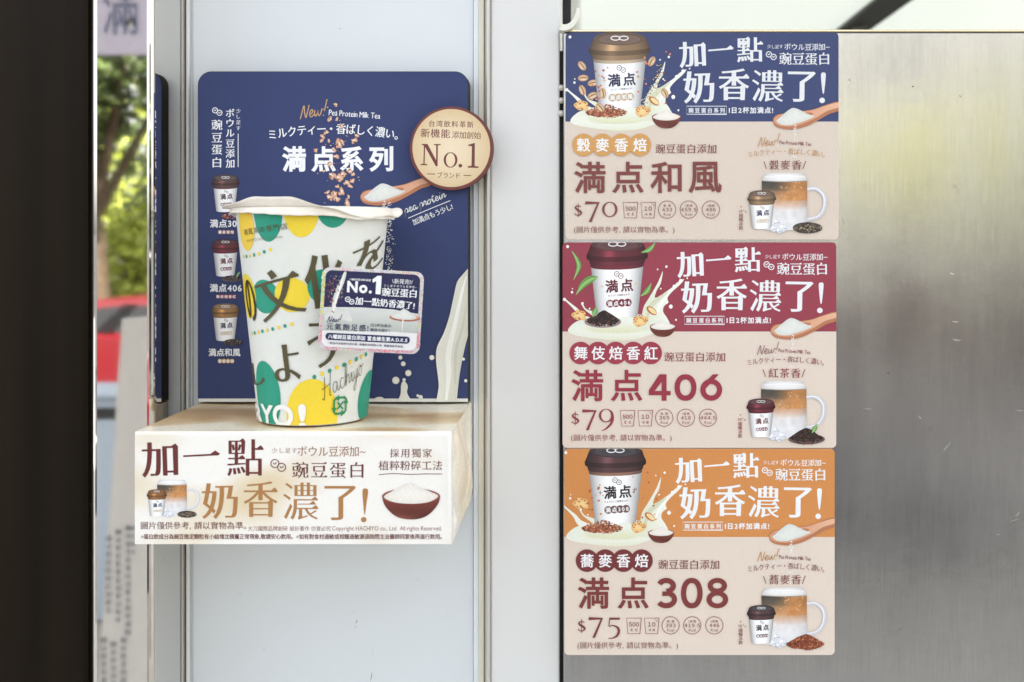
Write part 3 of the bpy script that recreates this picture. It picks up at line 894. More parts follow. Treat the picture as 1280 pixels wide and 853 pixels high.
def numeral_text(A, s_, u0, u1, v0, v1, w, col):
    """round geometric numerals from thick strokes"""
    n = len(s_); cw = (u1 - u0 + w * .55) / n
    for i, ch in enumerate(s_):
        a = u0 + i * cw; b = a + cw - w * .55 - (w * .2); m = (a + b) / 2; H = v1 - v0; h2 = w / 2
        if ch == '0':
            k = 48; o = lambda f: [(m + ((b - a) / 2 - f) * math.copysign(abs(math.cos(t)) ** .85, math.cos(t)), (v0 + v1) / 2 + (H / 2 - f) * math.sin(t)) for t in [2 * math.pi * j / k for j in range(k)]]
            A.poly(o(0), col, holes=[o(w)])
        elif ch == '4':
            sr = b - .19 * (b - a); sl = sr - w * .95; c0, c1 = v0 + H * .63, v0 + H * .79
            A.poly([(sl - w * .42, v0), (sr, v0), (sr, c0), (b, c0), (b, c1), (sr, c1), (sr, v1), (sl, v1), (sl, c1), (a, c1), (a, c0 - w * .12)], col,
                   holes=[[(sl, v0 + w * 1.45), (sl, c0), (a + w * 1.12, c0)]])
        elif ch == '6':
            r_ = (b - a) / 2; cy = v1 - r_
            k = 44
            A.poly([(m + r_ * math.cos(2 * math.pi * j / k), cy + r_ * math.sin(2 * math.pi * j / k)) for j in range(k)], col, holes=[[(m + (r_ - w) * math.cos(2 * math.pi * j / k), cy + (r_ - w) * math.sin(2 * math.pi * j / k)) for j in range(k)]])
            A.poly([(m + r_ * .15, v0), (m + r_ * .15 + w * 1.15, v0), (a + w * 1.05, cy - r_ * .12), (a + w * .05, cy - r_ * .25)], col)
        elif ch in '38':
            r1 = H * .25; r2 = H * .29
            if ch == '8':
                for cy, ry, rx in ((v0 + H * .255, H * .255, (b - a) * .45), (v1 - H * .29, H * .29, (b - a) / 2)):
                    k = 40
                    A.poly([(m + rx * math.cos(2 * math.pi * j / k), cy + ry * math.sin(2 * math.pi * j / k)) for j in range(k)], col,
                           holes=[[(m + (rx - w) * math.cos(2 * math.pi * j / k), cy + (ry - w * .93) * math.sin(2 * math.pi * j / k)) for j in range(k)]])
            else:
                for cy, ry, rx, a0, a1 in ((v0 + H * .262, H * .262 - h2, (b - a) * .45 - h2, 200, 450), (v1 - H * .295, H * .295 - h2, (b - a) / 2 - h2, -90, 158)):
                    A.stroke([(m + rx * math.cos(math.radians(t)), cy + ry * math.sin(math.radians(t))) for t in range(a0, a1 + 1, 10)], w, col, curve=False)
                A.rect(m - w * .75, v0 + H * .445, m + w * .2, v0 + H * .445 + w * .86, col)

def price_text(A, s_, col):
    """old-style numerals; the 7, 9 and 5 hang below the line"""
    # dollar
    A.stroke([(726.2, 258.8), (722.5, 257.2), (719.3, 259.4), (721, 262), (724.6, 264), (726.6, 266.4), (724, 269.2), (720.6, 269), (718.2, 267.2)], [1.2, 1.0, 1.9, 2.4, 2.6, 2.3, 1.2, 1.0, 1.5], col)
    A.stroke([(722.7, 254.6), (722.7, 271.6)], .9, col, curve=False)
    A.stroke([(731.6, 255.6), (732.0, 253.8), (749, 253.8)], [.8, 1.9, 1.9], col, curve=False)
    A.poly([(747.2, 252.8), (749.4, 252.8), (739.4, 277.8), (736, 277.8)], col)
    c = s_[1]
    if c == '0':
        k = 44
        A.poly([(762.2 + 9.6 * math.cos(2 * math.pi * j / k), 262 + 9.6 * math.sin(2 * math.pi * j / k)) for j in range(k)], col,
               holes=[[(762.2 + 6.7 * math.cos(2 * math.pi * j / k), 262 + 8.6 * math.sin(2 * math.pi * j / k)) for j in range(k)]])
    elif c == '9':
        k = 40
        A.poly([(761.4 + 9.2 * math.cos(2 * math.pi * j / k), 259.6 + 8.4 * math.sin(2 * math.pi * j / k)) for j in range(k)], col,
               holes=[[(761.2 + 6.2 * math.cos(2 * math.pi * j / k), 259.4 + 7.4 * math.sin(2 * math.pi * j / k)) for j in range(k)]])
        A.stroke([(769.2, 258), (769.4, 264), (766.8, 270.4), (761, 276), (755.4, 278.6)], [2.6, 3.0, 2.8, 1.8, .6], col)
    else:
        A.poly([(757.2, 252.6), (770.6, 252.6), (770.2, 255.2), (757.2, 255.2)], col)
        A.stroke([(757.8, 253.4), (757, 263.2), (761, 262.4), (767, 264.6), (769.2, 269.6), (766.6, 275.4), (760.6, 278.4), (755.6, 278.4)], [1.1, 1.1, 1.3, 2.6, 3.2, 2.5, 1.2, .7], col)

# ------------------------------------------------------------------ the three posters
YPOS = YS - .0014
def poster(idx, box_, split, head, ink, spec):
    u0, v0, u1, v1 = box_
    cxw = W((u0 + u1) / 2, v1, YS)
    t = thing('poster', spec['label'], 'poster', cxw, 'price posters on the steel counter')
    card = extrude_poly('card', [W(u, v, YPOS) for u, v in rrect(u0, v0, u1, v1, 5.5)], Vector((0, .0011, 0)), mat('beige_card_%s' % spec['tone'], spec['beige'], rough=.42, spec=.35, noise_amt=.03, noise_scale=700), t)
    sh = plane_sheet(YPOS)
    clip = lambda u, v: (min(max(u, u0), u1), min(max(v, v0 + .05), v1))
    dx, dy = spec['d']            # right hand block
    XR = lambda u, v: (u + dx, v + dy)
    bx, by = spec['b']            # lower left block
    XB = lambda u, v: (u + bx, v + by)
    lx, ly = spec['l']            # drawing at the top left
    XL = lambda u, v: (u + lx, v + ly)
    # coloured band with the rounded top corners
    A = Art(sh)
    pts = [p for p in rrect(u0, v0, u1, v1, 5.5) if p[1] < v0 + 5.6] + []
    pts = sorted([p for p in pts if p[0] > (u0 + u1) / 2], key=lambda p: p[1]) + [(u1, split), (u0, split)] + sorted([p for p in pts if p[0] <= (u0 + u1) / 2], key=lambda p: -p[1])
    A.poly(pts, head)
    A.build('header_band', t)
    # headline
    A = Art(sh, XR)
    HW = spec.get('hw', WH)
    A.text('加', (848.8, 52.2, 882.5, 85), HW, .032, -.004, True, rot=-3)
    A.stroke([(885.5, 63.2), (908, 60.6), (912, 57), (917, 61.5), (914, 62.6), (885.5, 65)], [.8, 2.2, 2.6, 2.6, 1, .5], HW, curve=False) if False else A.poly([(885.3, 62.4), (908.5, 60.4), (912.8, 56.8), (917.2, 60.4), (915.6, 62.0), (885.3, 64.4)], HW)
    A.text('點', (921, 46, 954, 78), HW, .021, -.008, True, rot=-1)
    A.text('奶', (854.5, 89, 893, 129.5), HW, .032, -.004, True, rot=-2)
    A.text('香', (898.5, 86, 936.5, 125.5), HW, .032, -.004, True)
    A.text('濃', (940, 88, 979.5, 127.5), HW, .019, -.010, True, rot=1)
    A.text('了', (984.5, 89.5, 1019.5, 127.5), HW, .036, .0, True, rot=1)
    A.poly(catmull([(1026.2, 95), (1027, 91.6), (1029.2, 90.8), (1031.6, 91.6), (1032.2, 95), (1031, 108), (1029.8, 116.6), (1028.4, 116.6), (1027.2, 108)], 5, True), HW)
    A.ell(1027.6, 125.8, 3.5, 3.4, HW)
    A.build('headline', t)
    A = Art(sh, XR)
    A.text('少し足す', (959, 55.8, 978.5, 61.2), HW, .01, -.005, True, arc=-.6)
    A.text('ボウル豆添加~', (980.5, 54, 1037, 63.6), HW, .012, .0, True, arc=-1.0)
    pea_logo(A, 964, 69.8, 3.9, HW, 1.1)
    A.text('豌豆蛋白', (974, 65.4, 1036.5, 82), HW, .020, -.006, True, arc=-.6)
    A.stroke([(858.4, 133), (908.2, 133), (908.2, 143), (858.4, 143)], .8, HW, closed=True, curve=False)
    A.text('豌豆蛋白系列', (860.6, 135, 906, 141.4), HW, .026, .022)
    A.text('1日2杯加満点!', (911, 134, 966.4, 142.2), HW, .03, .03)
    A.build('tagline', t)
    # drawing of the cup in a splash
    sp = splash_picture(sh, t, XL, clip)
    if idx == 0:
        G = Art(sh, XL, clip); 
        for a_ in ((727.6, 82.6, 52), (729, 97.8, -4), (741, 104, -12), (728, 113, 68), (740.6, 119.8, -24), (814.6, 77, -60), (831, 116.6, 62)): oat(G, *a_)
        G.build('oat_print', sp)
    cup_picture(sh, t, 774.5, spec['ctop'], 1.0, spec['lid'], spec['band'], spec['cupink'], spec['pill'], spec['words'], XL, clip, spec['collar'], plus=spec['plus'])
    A = Art(sh, XL, clip)
    A.poly(catmull([(735, 146), (740, 138), (752, 134), (766, 139), (784, 134), (800, 137), (812, 142), (800, 152), (770, 154), (745, 152)], 5, True), lambda u, v: mix((234, 238, 226), (220, 222, 184), smooth(140, 153, v) * .8))
    if idx == 1:
        A.ell(756.5, 140.5, 23, 7.5, (176, 160, 160), (150, 130, 132))
        A.poly(catmull([(736, 140), (746, 134), (752, 129), (758, 126), (764, 129), (772, 134), (777, 139), (766, 143), (746, 143)], 4, True), (44, 36, 36))
        grain_heap(A, 756.5, 138, 19, 9, 150, [(40, 32, 32), (66, 50, 46), (30, 26, 26), (90, 60, 50)], 1.5, 4, 1.1)
        leaf(A, [(744, 134), (746.5, 128), (749, 121.5)], [.5, 6.5, .3])
        leaf(A, [(723, 106.5), (732, 94), (742, 87), (751, 84.5)], [.5, 8, 8.5, .4])
        leaf(A, [(718, 52), (724, 62), (726.5, 72), (720, 88)], [.4, 4.5, 6, .4])
        leaf(A, [(805, 53.5), (815, 50), (822, 41.5)], [.5, 6, .4])
        leaf(A, [(804, 108), (812, 102), (817, 92)], [.5, 6.5, .4])
    else:
        A.ell(756, 141, 24, 5.5, (150, 86, 60), (176, 112, 80))
        grain_heap(A, 758, 140, 25, 8.5, 210, [(182, 112, 82), (148, 80, 58), (222, 166, 134), (112, 62, 48)], 1.25, 5, 1.1)
        q = random.Random(3 + idx); z = A.sh.next()
        for i in range(34):
            u, v = (q.uniform(738, 762), q.uniform(84, 126)) if i % 2 else (q.uniform(796, 838), q.uniform(62, 130))
            r_ = q.uniform(.8, 1.6)
            A.ell(u, v, r_, r_ * .9, q.choice(((198, 108, 72), (214, 138, 104), (176, 88, 56))), n=9, z=z + i * 4e-7)
    if idx == 0:
        for a_ in ((753.6, 117, 82), (750.4, 134.5, 48)): oat(A, *a_)
        z = A.sh.next(); q = random.Random(12)
        for i in range(90):
            t_ = q.random(); A.ell(806 + 22 * t_ + q.gauss(0, 3) , 134 - 52 * t_ + q.gauss(0, 3), .8, .6, q.choice(((50, 44, 40), (200, 180, 130), (240, 236, 220))), rot=q.uniform(0, 180), n=7, z=z + i * 4e-7)
    if idx == 2: biscuit(A, 732, 110, 9.5, 15, 3)
    else: biscuit(A, 727.5, 132.4, 9, 20, 3)
    biscuit(A, 803, 139, 9.5, -12, 5)
    almond(A, 817.5, 126.5, 7.5, 38)
    A.build('grain_print', sp)
    bowl_picture(sh, t, 833 - (idx > 0) * 1.5, 146.2, 18.2 - 1.8 * (idx > 0), XL, clip)
    spoon_picture(sh, t, XR, clip=clip)
    # lower left block
    A = Art(sh, XB)
    fl = spec['flavour']; n = len(fl)
    z = sh.next()
    for i in range(n): A.ell(729.4 + i * spec['fp'], 181.4, 14, 14.1, spec['badge'], z=z + i * 3e-6, n=40)
    for i, ch in enumerate(fl): A.text(ch, (729.4 + i * spec['fp'] - 8.4, 173, 729.4 + i * spec['fp'] + 8.6, 190), WH, .020, .014)
    A.build('flavour_badge', t)
    A = Art(sh, XB)
    ad = spec['add']
    A.text('豌豆蛋白添加', (ad, 180.2, ad + 76, 192.4), ink, .006, -.008, True)
    A.build('protein_line', t)
    A = Art(sh, XB)
    nm = spec['name']
    for ch, (a, b) in zip(nm[0], nm[1]):
        A.text(ch, (a, 202.4, b, 241.6), spec['nameink'], .019, .017)
    if nm[2]: numeral_text(A, nm[2], nm[3], nm[4], nm[5], 241, 6.5, spec['nameink'])
    A.build('product_name', t)
    A = Art(sh, XB); price_text(A, spec['price'], ink); A.build('price', t)
    A = Art(sh, XB); facts(A, mix(ink, spec['beige'], .12), spec['kcal'], XB); A.build('fact_icons', t)
    A = Art(sh, XB); A.text('(圖片僅供參考, 請以實物為準。)', (717.6, 283, 843, 292.6), ink, .0, -.010, True); A.build('footnote', t)
    # right hand serving suggestion
    mx, my = spec['m']
    XM = lambda u, v: (u + mx, v + my)
    A = Art(sh, XM)
    script(A, 'New!', 947.5, 183.2, 973, spec['new'], .95, 6.4, -4)
    A.text('Pea Protein Milk Tea', (974, 175.6, 1014, 183), ink, .010, -.006, rot=4)
    A.text('ミルクティー・香ばしく濃い。', (935, 186, 1031, 195.6), spec['arc'], .004, -.006, True, arc=4.4)
    fl3 = spec['scent']
    A.text(fl3, (961.5, 200.6, 1001.5, 212.4), ink, .010, -.008, True)
    A.stroke([(954.6, 202), (958, 211.4)], .9, ink, curve=False); A.stroke([(1007, 201.6), (1003.2, 211.6)], .9, ink, curve=False)
    A.build('serving_text', t)
    mug_picture(sh, t, idx, XM, clip)
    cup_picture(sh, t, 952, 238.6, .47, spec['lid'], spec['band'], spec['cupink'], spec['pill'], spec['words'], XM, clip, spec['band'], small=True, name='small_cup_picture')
    A = Art(sh, XM)
    A.text('10°c', (923.6, 262.4, 933, 266), ink, .008, .008)
    A.ell(926, 258.6, .8, .8, ink, n=8)
    A.text('順暢冰飲', (923.4, 267.4, 928.8, 287.4), ink, .006, .006, vert=True)
    A.build('serving_note', t)
    return t

BR = (138, 74, 72)
poster(0, (706.8, 40.8, 1048.2, 299.5), 152.2, (58, 69, 112), (126, 66, 64), dict(
    label='top poster with navy header and brown lidded cup, priced $70', tone='cool', beige=(217, 203, 190), d=(0, 0), b=(0, 0), l=(0, 0), m=(0, 0), ctop=41,
    lid=(112, 92, 80), band=(136, 112, 86), collar=(184, 168, 144), cupink=(44, 48, 80), pill=(196, 172, 134), words='満点和風', plus=(196, 170, 140),
    flavour='穀麥香焙', fp=23.5, badge=(206, 156, 92), add=819.4, name=('満点和風', ((717.6, 757), (765, 804.5), (813, 852), (860.5, 902)), '', 0, 0, 0), nameink=(124, 66, 62),
    price='70', kcal=('433', '459.5', '486'), new=TAN, arc=(196, 152, 104), scent='穀麥香', hw=(226, 229, 232)))
poster(1, (703.2, 303.2, 1045.3, 560), 414.6, (150, 62, 78), (140, 56, 70), dict(
    label='middle poster with burgundy header and tea leaves, priced $79', tone='mid', beige=(222, 208, 195), d=(-2.8, 262.5), b=(-3.6, 260), l=(-3, 262), m=(-1, 260), ctop=36.4,
    lid=(92, 62, 64), band=(96, 42, 52), collar=(112, 46, 56), cupink=(102, 34, 46), pill=(124, 44, 58), words='満点406', plus=(206, 186, 158),
    flavour='舞伎焙香紅', fp=21.9, badge=(158, 60, 76), add=834, name=('満点', ((717.8, 757.6), (767, 806.5)), '406', 814.6, 907.5, 208), nameink=(150, 52, 68),
    price='79', kcal=('365', '418', '444.5'), new=(150, 110, 112), arc=(138, 70, 78), scent='紅茶香', hw=(232, 235, 238)))
poster(2, (705.4, 561.2, 1043.3, 819), 671.4, (208, 140, 80), (122, 60, 58), dict(
    label='bottom poster with orange header and buckwheat grains, priced $75', tone='warm', beige=(223, 209, 196), d=(-4.9, 519.8), b=(4.4, 519.4), l=(-5.2, 519.6), m=(-.5, 518), ctop=36.6,
    lid=(66, 62, 66), band=(78, 56, 58), collar=(140, 104, 88), cupink=(48, 38, 42), pill=(112, 80, 76), words='満点308', plus=(100, 76, 84),
    flavour='蕎麥香焙', fp=22.7, badge=(116, 52, 52), add=818.6, name=('満点', ((717.8, 757), (767.5, 806.5)), '308', 814.8, 907, 203), nameink=(124, 58, 56),
    price='75', kcal=('393', '419.5', '446'), new=TAN, arc=(126, 70, 70), scent='蕎麥香', hw=(236, 239, 241)))

# ------------------------------------------------------------------ navy promotional board on the white panel
YB = -0.0135
def nut(A, u, v, r, rot, seed):
    q = random.Random(seed)
    A.ell(u, v, r, r * .68, (226, 196, 172), (196, 146, 114), rot=rot, wob=.7, seed=seed, n=16)
    a = math.radians(rot)
    A.ell(u + r * .3 * math.cos(a + 2), v + r * .3 * math.sin(a + 2), r * .5, r * .3, (146, 98, 74), rot=rot + 40, wob=.6, seed=seed + 5, n=10)
    A.ell(u - r * .2 * math.cos(a), v - r * .2 * math.sin(a), r * .4, r * .22, (242, 224, 206), rot=rot - 30, wob=.5, seed=seed + 9, n=10)

b0 = W(416, 503, YB)
t = thing('promotional_board', 'tall navy board with rounded corners and pouring milk behind the paper cup', 'display board', (b0.x, YB, b0.z))
out = [p for p in rrect(247.3, 89.5, 585.6, 540, 17, 10) if p[1] < 300]
out = [p for p in out if p[0] > 400] + [(585.6, 503), (247.3, 503)] + [p for p in out if p[0] <= 400]
card = extrude_poly('card', [W(u, v, YB) for u, v in out],
                    Vector((0, .0124, 0)), mat('black_foam_edge', (34, 32, 32), rough=.8, noise_amt=.5, noise_scale=400), t)
sh = plane_sheet(YB)
A = Art(sh)
face = [p for p in rrect(247.8, 90.2, 585.0, 540, 16.6, 10) if p[1] < 300 and p[0] > 400] + [(585.0, 502.6), (247.8, 502.6)] + [p for p in rrect(247.8, 90.2, 585.0, 540, 16.6, 10) if p[1] < 300 and p[0] <= 400]
A.poly(face, (55, 66, 108))
A.rect(247.8, 498.4, 585, 502.6, (226, 226, 220))
A.build('navy_face', t, PRINT_MATTE)
A = Art(sh)
pea_logo(A, 271.6, 139.7, 3.7, WH, 1.0)
A.text('豌豆蛋白', (264.2, 148.4, 278.2, 211), WH, .022, -.004, True, vert=True)
A.text('ボウル豆添加', (281.8, 135, 293.6, 211), WH, .018, .0, True, vert=True)
A.text('少し足す', (295, 135.4, 301, 164), WH, .008, -.004, vert=True)
A.rect(297.3, 167.4, 298.2, 209, WH)
A.build('side_text', t)
A = Art(sh)
A.text('ミルクティー・香ばしく濃い。', (336, 156, 498, 172), WH, .016, .004, True, arc=8)
A.text('Pea Protein Milk Tea', (411, 137, 475.5, 149), WH, .012, -.004, rot=4)
script(A, 'New!', 375.5, 148.2, 408, (206, 164, 112), 1.2, 9, -7)
A.build('arched_text', t)
A = Art(sh)
for ch, (a_, b_) in zip('満点系列', ((352.5, 382.6), (389, 420), (424.8, 454.4), (461.2, 491.6))):
    A.text(ch, (a_, 183, b_, 215), WH, .034, .032)
A.build('title', t)
# falling nut crumbs
A = Art(sh)
q = random.Random(21)
for k, (u, v, r_) in enumerate(((420, 131, 2.6), (413, 149, 3.5), (421, 149, 2.2), (427, 158, 3), (403, 171, 3), (408, 166, 3.5), (402, 176, 2.6), (411, 176, 2.4), (424, 181, 5.5), (417, 187, 3), (443, 176, 4.5), (428, 178, 3.4), (395, 188, 3), (420, 196, 4), (412, 205, 3.6),
                               (415, 219, 6.5), (424, 223, 5.5), (429, 218, 4), (437, 214, 4), (441, 218, 3), (405, 214, 2.4), (418, 243, 4.6), (412, 247, 5), (421, 249, 4.5), (427, 240, 5.5), (434, 229, 4), (440, 226, 3.4), (434, 255, 5), (438, 233, 3), (409, 241, 3), (446, 170, 3), (422, 233, 2.6), (436, 246, 2.4))):
    nut(A, u, v, r_, q.uniform(0, 180), k)
z = sh.next()
for i in range(60):
    A.ell(424 + q.gauss(0, 11), q.uniform(130, 258), q.uniform(.5, 1.1), q.uniform(.4, .8), q.choice(((190, 130, 96), (150, 92, 66), (222, 188, 158))), n=7, z=z + i * 4e-7)
A.build('nut_print', t)
# spoon of powder, scaled from the posters' spoon
def XSP(u, v):
    u, v = u - 966, v - 152
    return (450.5 + u * 1.08, 247.5 + v * 1.02 - u * .03)
spoon_picture(sh, t, XSP)
A = Art(sh)
script(A, 'pea protein', 506.5, 267.5, 562, WH, .95, 5.6, -22)
A.stroke([(510.4, 273), (536, 262), (563, 251)], .9, WH)
A.text('加満点もう少し!', (514, 263.5, 567.5, 273.2), WH, .014, .004, rot=-22.5)
z = sh.next()
for i in range(150):
    tt = q.random()
    A.ell(487 + q.gauss(0, 1.6 + 1.5 * tt), 252 + 95 * tt, q.uniform(.4, 1.0), q.uniform(.4, .9), (226, 228, 228), n=6, z=z + i * 4e-7)
A.build('powder_print', t)
# small cups down the left side
dark, plum, tan_ = (86, 74, 74), (84, 50, 54), (146, 116, 88)
for cy, lid, band, ink, pill, words, label_, sub in ((219, dark, (88, 62, 62), (84, 60, 60), (140, 96, 84), '満点308', '満点308', '蕎麥香焙'), (299.5, plum, (104, 46, 56), (110, 40, 52), (124, 44, 56), '満点406', '満点406', '舞伎焙香紅'), (380, tan_, (150, 112, 70), (48, 48, 76), (200, 172, 130), '満点和風', '満点和風', '穀麥香焙')):
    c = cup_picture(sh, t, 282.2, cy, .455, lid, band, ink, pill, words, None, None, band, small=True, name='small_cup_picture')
    A = Art(sh)
    if cy < 250: grain_heap(A, 288, 270, 10, 4, 60, [(178, 100, 70), (204, 136, 104), (140, 72, 48)], 1.1, 2)
    elif cy < 330:
        A.ell(290, 348.5, 12.5, 3.8, (104, 88, 92)); grain_heap(A, 290, 347.5, 11, 4, 60, [(48, 40, 40), (72, 58, 54)], 1.1, 3); leaf(A, [(296, 347), (298, 343), (300.5, 340)], [.3, 3, .2])
    else:
        A.ell(292, 428, 12, 4.2, (64, 58, 56)); grain_heap(A, 292, 427.6, 11.5, 4, 60, [(54, 48, 46), (110, 100, 86), (40, 38, 38)], 1.0, 4, .8)
    A.build('grain_print', c)
    A = Art(sh)
    A.text(label_, (262.6 - 1.6 * (cy > 350), cy + 55.4, 302.6 - 1.6 * (cy > 350), cy + 65.8), WH, .024, .024)
    z = sh.next(); n = len(sub)
    for i in range(n): A.ell(283 - (n - 1) * 2.5 + i * 5, cy + 71.4, 2.9, 2.9, {219: (150, 96, 84), 299.5: (150, 62, 74), 380: (206, 164, 108)}[cy], n=16, z=z + i * 1e-6)
    A.text(sub, (283 - (n - 1) * 2.5 - 2.2, cy + 69.4, 283 + (n - 1) * 2.5 + 2.2, cy + 73.5), WH, .02, .02)
    A.build('cup_caption', t)
# milk running down at the right and its drops
A = Art(sh)
MK = (228, 228, 218)
A.poly(catmull([(585, 336), (578, 344), (571.5, 353), (567, 372), (562, 395), (555, 416), (546.5, 434), (545.2, 450), (547.5, 470), (548.5, 484), (545.2, 502), (545.3, 502.4)], 5) + [(571, 502.4)] + catmull([(571, 502.4), (574.5, 470), (580, 440), (585, 420)], 5),
       lambda u, v: mix((238, 238, 230), (212, 212, 198), smooth(548, 580, u - (v - 420) * -.05)))
A.stroke([(583, 345), (576, 372), (569, 405), (561, 440), (561, 470), (558, 500)], [1, 4, 5, 7, 6, 3], (246, 246, 240))
A.stroke([(584, 380), (578, 410), (570, 440), (569, 480)], [1, 3, 4, 2], (206, 206, 192))
A.poly(catmull([(497, 502), (501, 492), (501.5, 482), (503.5, 477), (507, 477.5), (510, 483), (509, 490), (511.5, 496), (516, 502)], 5), MK)
A.poly(catmull([(466, 502), (470, 497), (478, 496.5), (484, 502)], 5), MK)
z = sh.next()
for (u, v, r_) in ((500.7, 447, 2.6), (504.3, 454.8, 3), (510.6, 466.4, 3.9), (495, 475.5, 4.6), (505.4, 474.8, 2.1), (526, 496.5, 2.8), (540, 447, 3.2), (579.5, 449, 1.9), (582.3, 476, 2), (522.5, 494.6, 1.8)):
    A.ell(u, v, r_, r_ * 1.02, (240, 240, 234), (216, 216, 206), n=16, z=z)
A.build('milk_print', t)

# round badge glued over the right edge of the board
YG = -.0205
bc = W(564.4, 185.6, YG); br = 52.2 * S * (D + YG) / D
g = thing('round_badge', 'round cream badge with dark red rim stuck on the upper right of the navy board', 'badge', (bc.x, YG, bc.z))
bm = bmesh.new()
ret = bmesh.ops.create_cone(bm, segments=96, radius1=br, radius2=br, depth=.006, cap_ends=True, matrix=Matrix.Translation((bc.x, YG + .003, bc.z)) @ Matrix.Rotation(math.pi / 2, 4, 'X'))
from_bm('badge_body', bm, mat('badge_edge', (96, 52, 50), rough=.6, noise_amt=.3, noise_scale=300), g)
sg = plane_sheet(YG)
A = Art(sg)
RD = (112, 58, 54)
A.ell(564.4, 185.6, 51.9, 51.9, RD, n=96)
A.ell(564.1, 185.3, 48.6, 48.8, (234, 217, 188), (214, 190, 150), n=80)
A.build('badge_face', g)
A = Art(sg)
A.text('台湾飲料革新', (536.2, 151.2, 592, 159.4), RD, .010, .004, rot=1.5)
A.text('新機能', (525.8, 161.2, 562.6, 172.4), RD, .012, .0, True, rot=1.5)
A.text('添加創始', (565, 164.2, 601.2, 174.2), RD, .008, -.002, True, rot=1.5)
A.poly([(527.2, 180.2), (534.4, 180.2), (545.2, 200.5), (545.2, 181.8), (542.4, 181.4), (542.4, 180.2), (550.8, 180.4), (550.8, 181.6), (547.4, 182), (547, 208), (544.8, 208), (531.4, 184), (530.8, 205), (534.2, 205.6), (534.2, 206.9), (525.6, 206.7), (525.6, 205.5), (529.2, 204.9), (529.8, 182.2), (527.2, 181.6)], RD)
k = 44
A.poly([(563.2 + 8.6 * math.cos(2 * math.pi * j / k), 200.2 + 9.6 * math.sin(2 * math.pi * j / k)) for j in range(k)], RD, holes=[[(563.2 + 5.7 * math.cos(2 * math.pi * j / k), 200.2 + 8.6 * math.sin(2 * math.pi * j / k)) for j in range(k)]])
A.ell(575.4, 207.4, 2.3, 2.3, RD)
A.poly([(588.6, 180.2), (593.6, 178.8), (593.4, 207.6), (598.2, 208.6), (598.2, 210.2), (584.6, 209.8), (584.6, 208.2), (589.4, 207.4), (589.8, 183), (585.2, 182.6), (585.2, 181.4)], RD)
A.text('ブランド', (546.4, 215, 575, 223.4), RD, .008, -.002, rot=1.5)
A.stroke([(534, 217.6), (544, 217.9)], 1.0, RD, curve=False); A.stroke([(579.4, 219.4), (589, 219.8)], 1.0, RD, curve=False)
A.build('badge_text', g)

# ------------------------------------------------------------------ paper wrapped box under the board
YF = -.1192
zt = CZ - .1150; zb = W(0, 680.5, YF).z
xl, xr = W(168.5, 600, YF).x, W(564.5, 600, YF).x
YFB = YF + .0014
M_WRAP = bpy.data.materials.new('swirled_paper'); M_WRAP.use_nodes = True
M_WRAPS = bpy.data.materials.new('cream_wrap_paper'); M_WRAPS.use_nodes = True
def wrapm(M_, c0, c1, c2, rot, scl, rgh):
    n, l = M_.node_tree.nodes, M_.node_tree.links; b = n['Principled BSDF']
    tc = n.new('ShaderNodeTexCoord')
    def streak(rot, sc, scale, dist):
        mp = n.new('ShaderNodeMapping'); mp.inputs['Rotation'].default_value = rot; mp.inputs['Scale'].default_value = sc
        l.new(tc.outputs['Object'], mp.inputs['Vector'])
        t_ = n.new('ShaderNodeTexNoise'); t_.inputs['Scale'].default_value = scale; t_.inputs['Detail'].default_value = 1.2; t_.inputs['Distortion'].default_value = dist
        l.new(mp.outputs['Vector'], t_.inputs['Vector']); return t_.outputs['Fac']
    r1 = n.new('ShaderNodeValToRGB'); l.new(streak(rot, scl, 1.15, .9), r1.inputs['Fac'])
    e = r1.color_ramp.elements
    e[0].position = .36; e[0].color = lin(c0); e[1].position = .62; e[1].color = lin(c2)
    x = e.new(.50); x.color = lin(c1)
    fine = streak((0, 0, 0), (1, 1, 1), 420, 0)
    mr = n.new('ShaderNodeMapRange'); mr.inputs['From Min'].default_value = .3; mr.inputs['From Max'].default_value = .7; mr.inputs['To Min'].default_value = .9; mr.inputs['To Max'].default_value = 1.06
    l.new(fine, mr.inputs['Value'])
    vm = n.new('ShaderNodeVectorMath'); vm.operation = 'SCALE'; l.new(r1.outputs['Color'], vm.inputs[0]); l.new(mr.outputs['Result'], vm.inputs['Scale'])
    l.new(vm.outputs['Vector'], b.inputs['Base Color'])
    b.inputs['Roughness'].default_value = rgh
    bp = n.new('ShaderNodeBump'); bp.inputs['Strength'].default_value = .16; bp.inputs['Distance'].default_value = .002
    l.new(streak((0, .6, 0), (1, 1, .5), 30, .6), bp.inputs['Height']); l.new(bp.outputs['Normal'], b.inputs['Normal'])
wrapm(M_WRAP, (198, 162, 116), (226, 200, 158), (244, 234, 212), (.25, .3, .6), (9, 17, 10), .36)
wrapm(M_WRAPS, (243, 227, 198), (250, 243, 228), (252, 249, 242), (.7, .3, .2), (4, 5, 4.5), .2)
bx = thing('display_box', 'cream printed paper wrapped box jutting from the wall under the cup', 'box', ((xl + xr) / 2, YF / 2, zb))
bm = bmesh.new()
NX, NY, NZ = 40, 24, 16
def grid(fn, nu, nv):
    g_ = [[bm.verts.new(fn(i / nu, j / nv)) for i in range(nu + 1)] for j in range(nv + 1)]
    for j in range(nv):
        for i in range(nu): bm.faces.new((g_[j][i], g_[j][i + 1], g_[j + 1][i + 1], g_[j + 1][i]))
ybk = -.0005
def wob(p, k=1.0):
    return mnoise.noise(Vector((p[0] * 22, p[1] * 22, p[2] * 22))) * .0012 * k
def edge(t): return min(1, 8 * min(t, 1 - t))
def top_fn(s, t):
    x, y = xl + (xr - xl) * s, YFB + (ybk - YFB) * t
    return Vector((x, y, zt + (wob((x, y, 0)) - .0006) * edge(s) * edge(t) * .5))
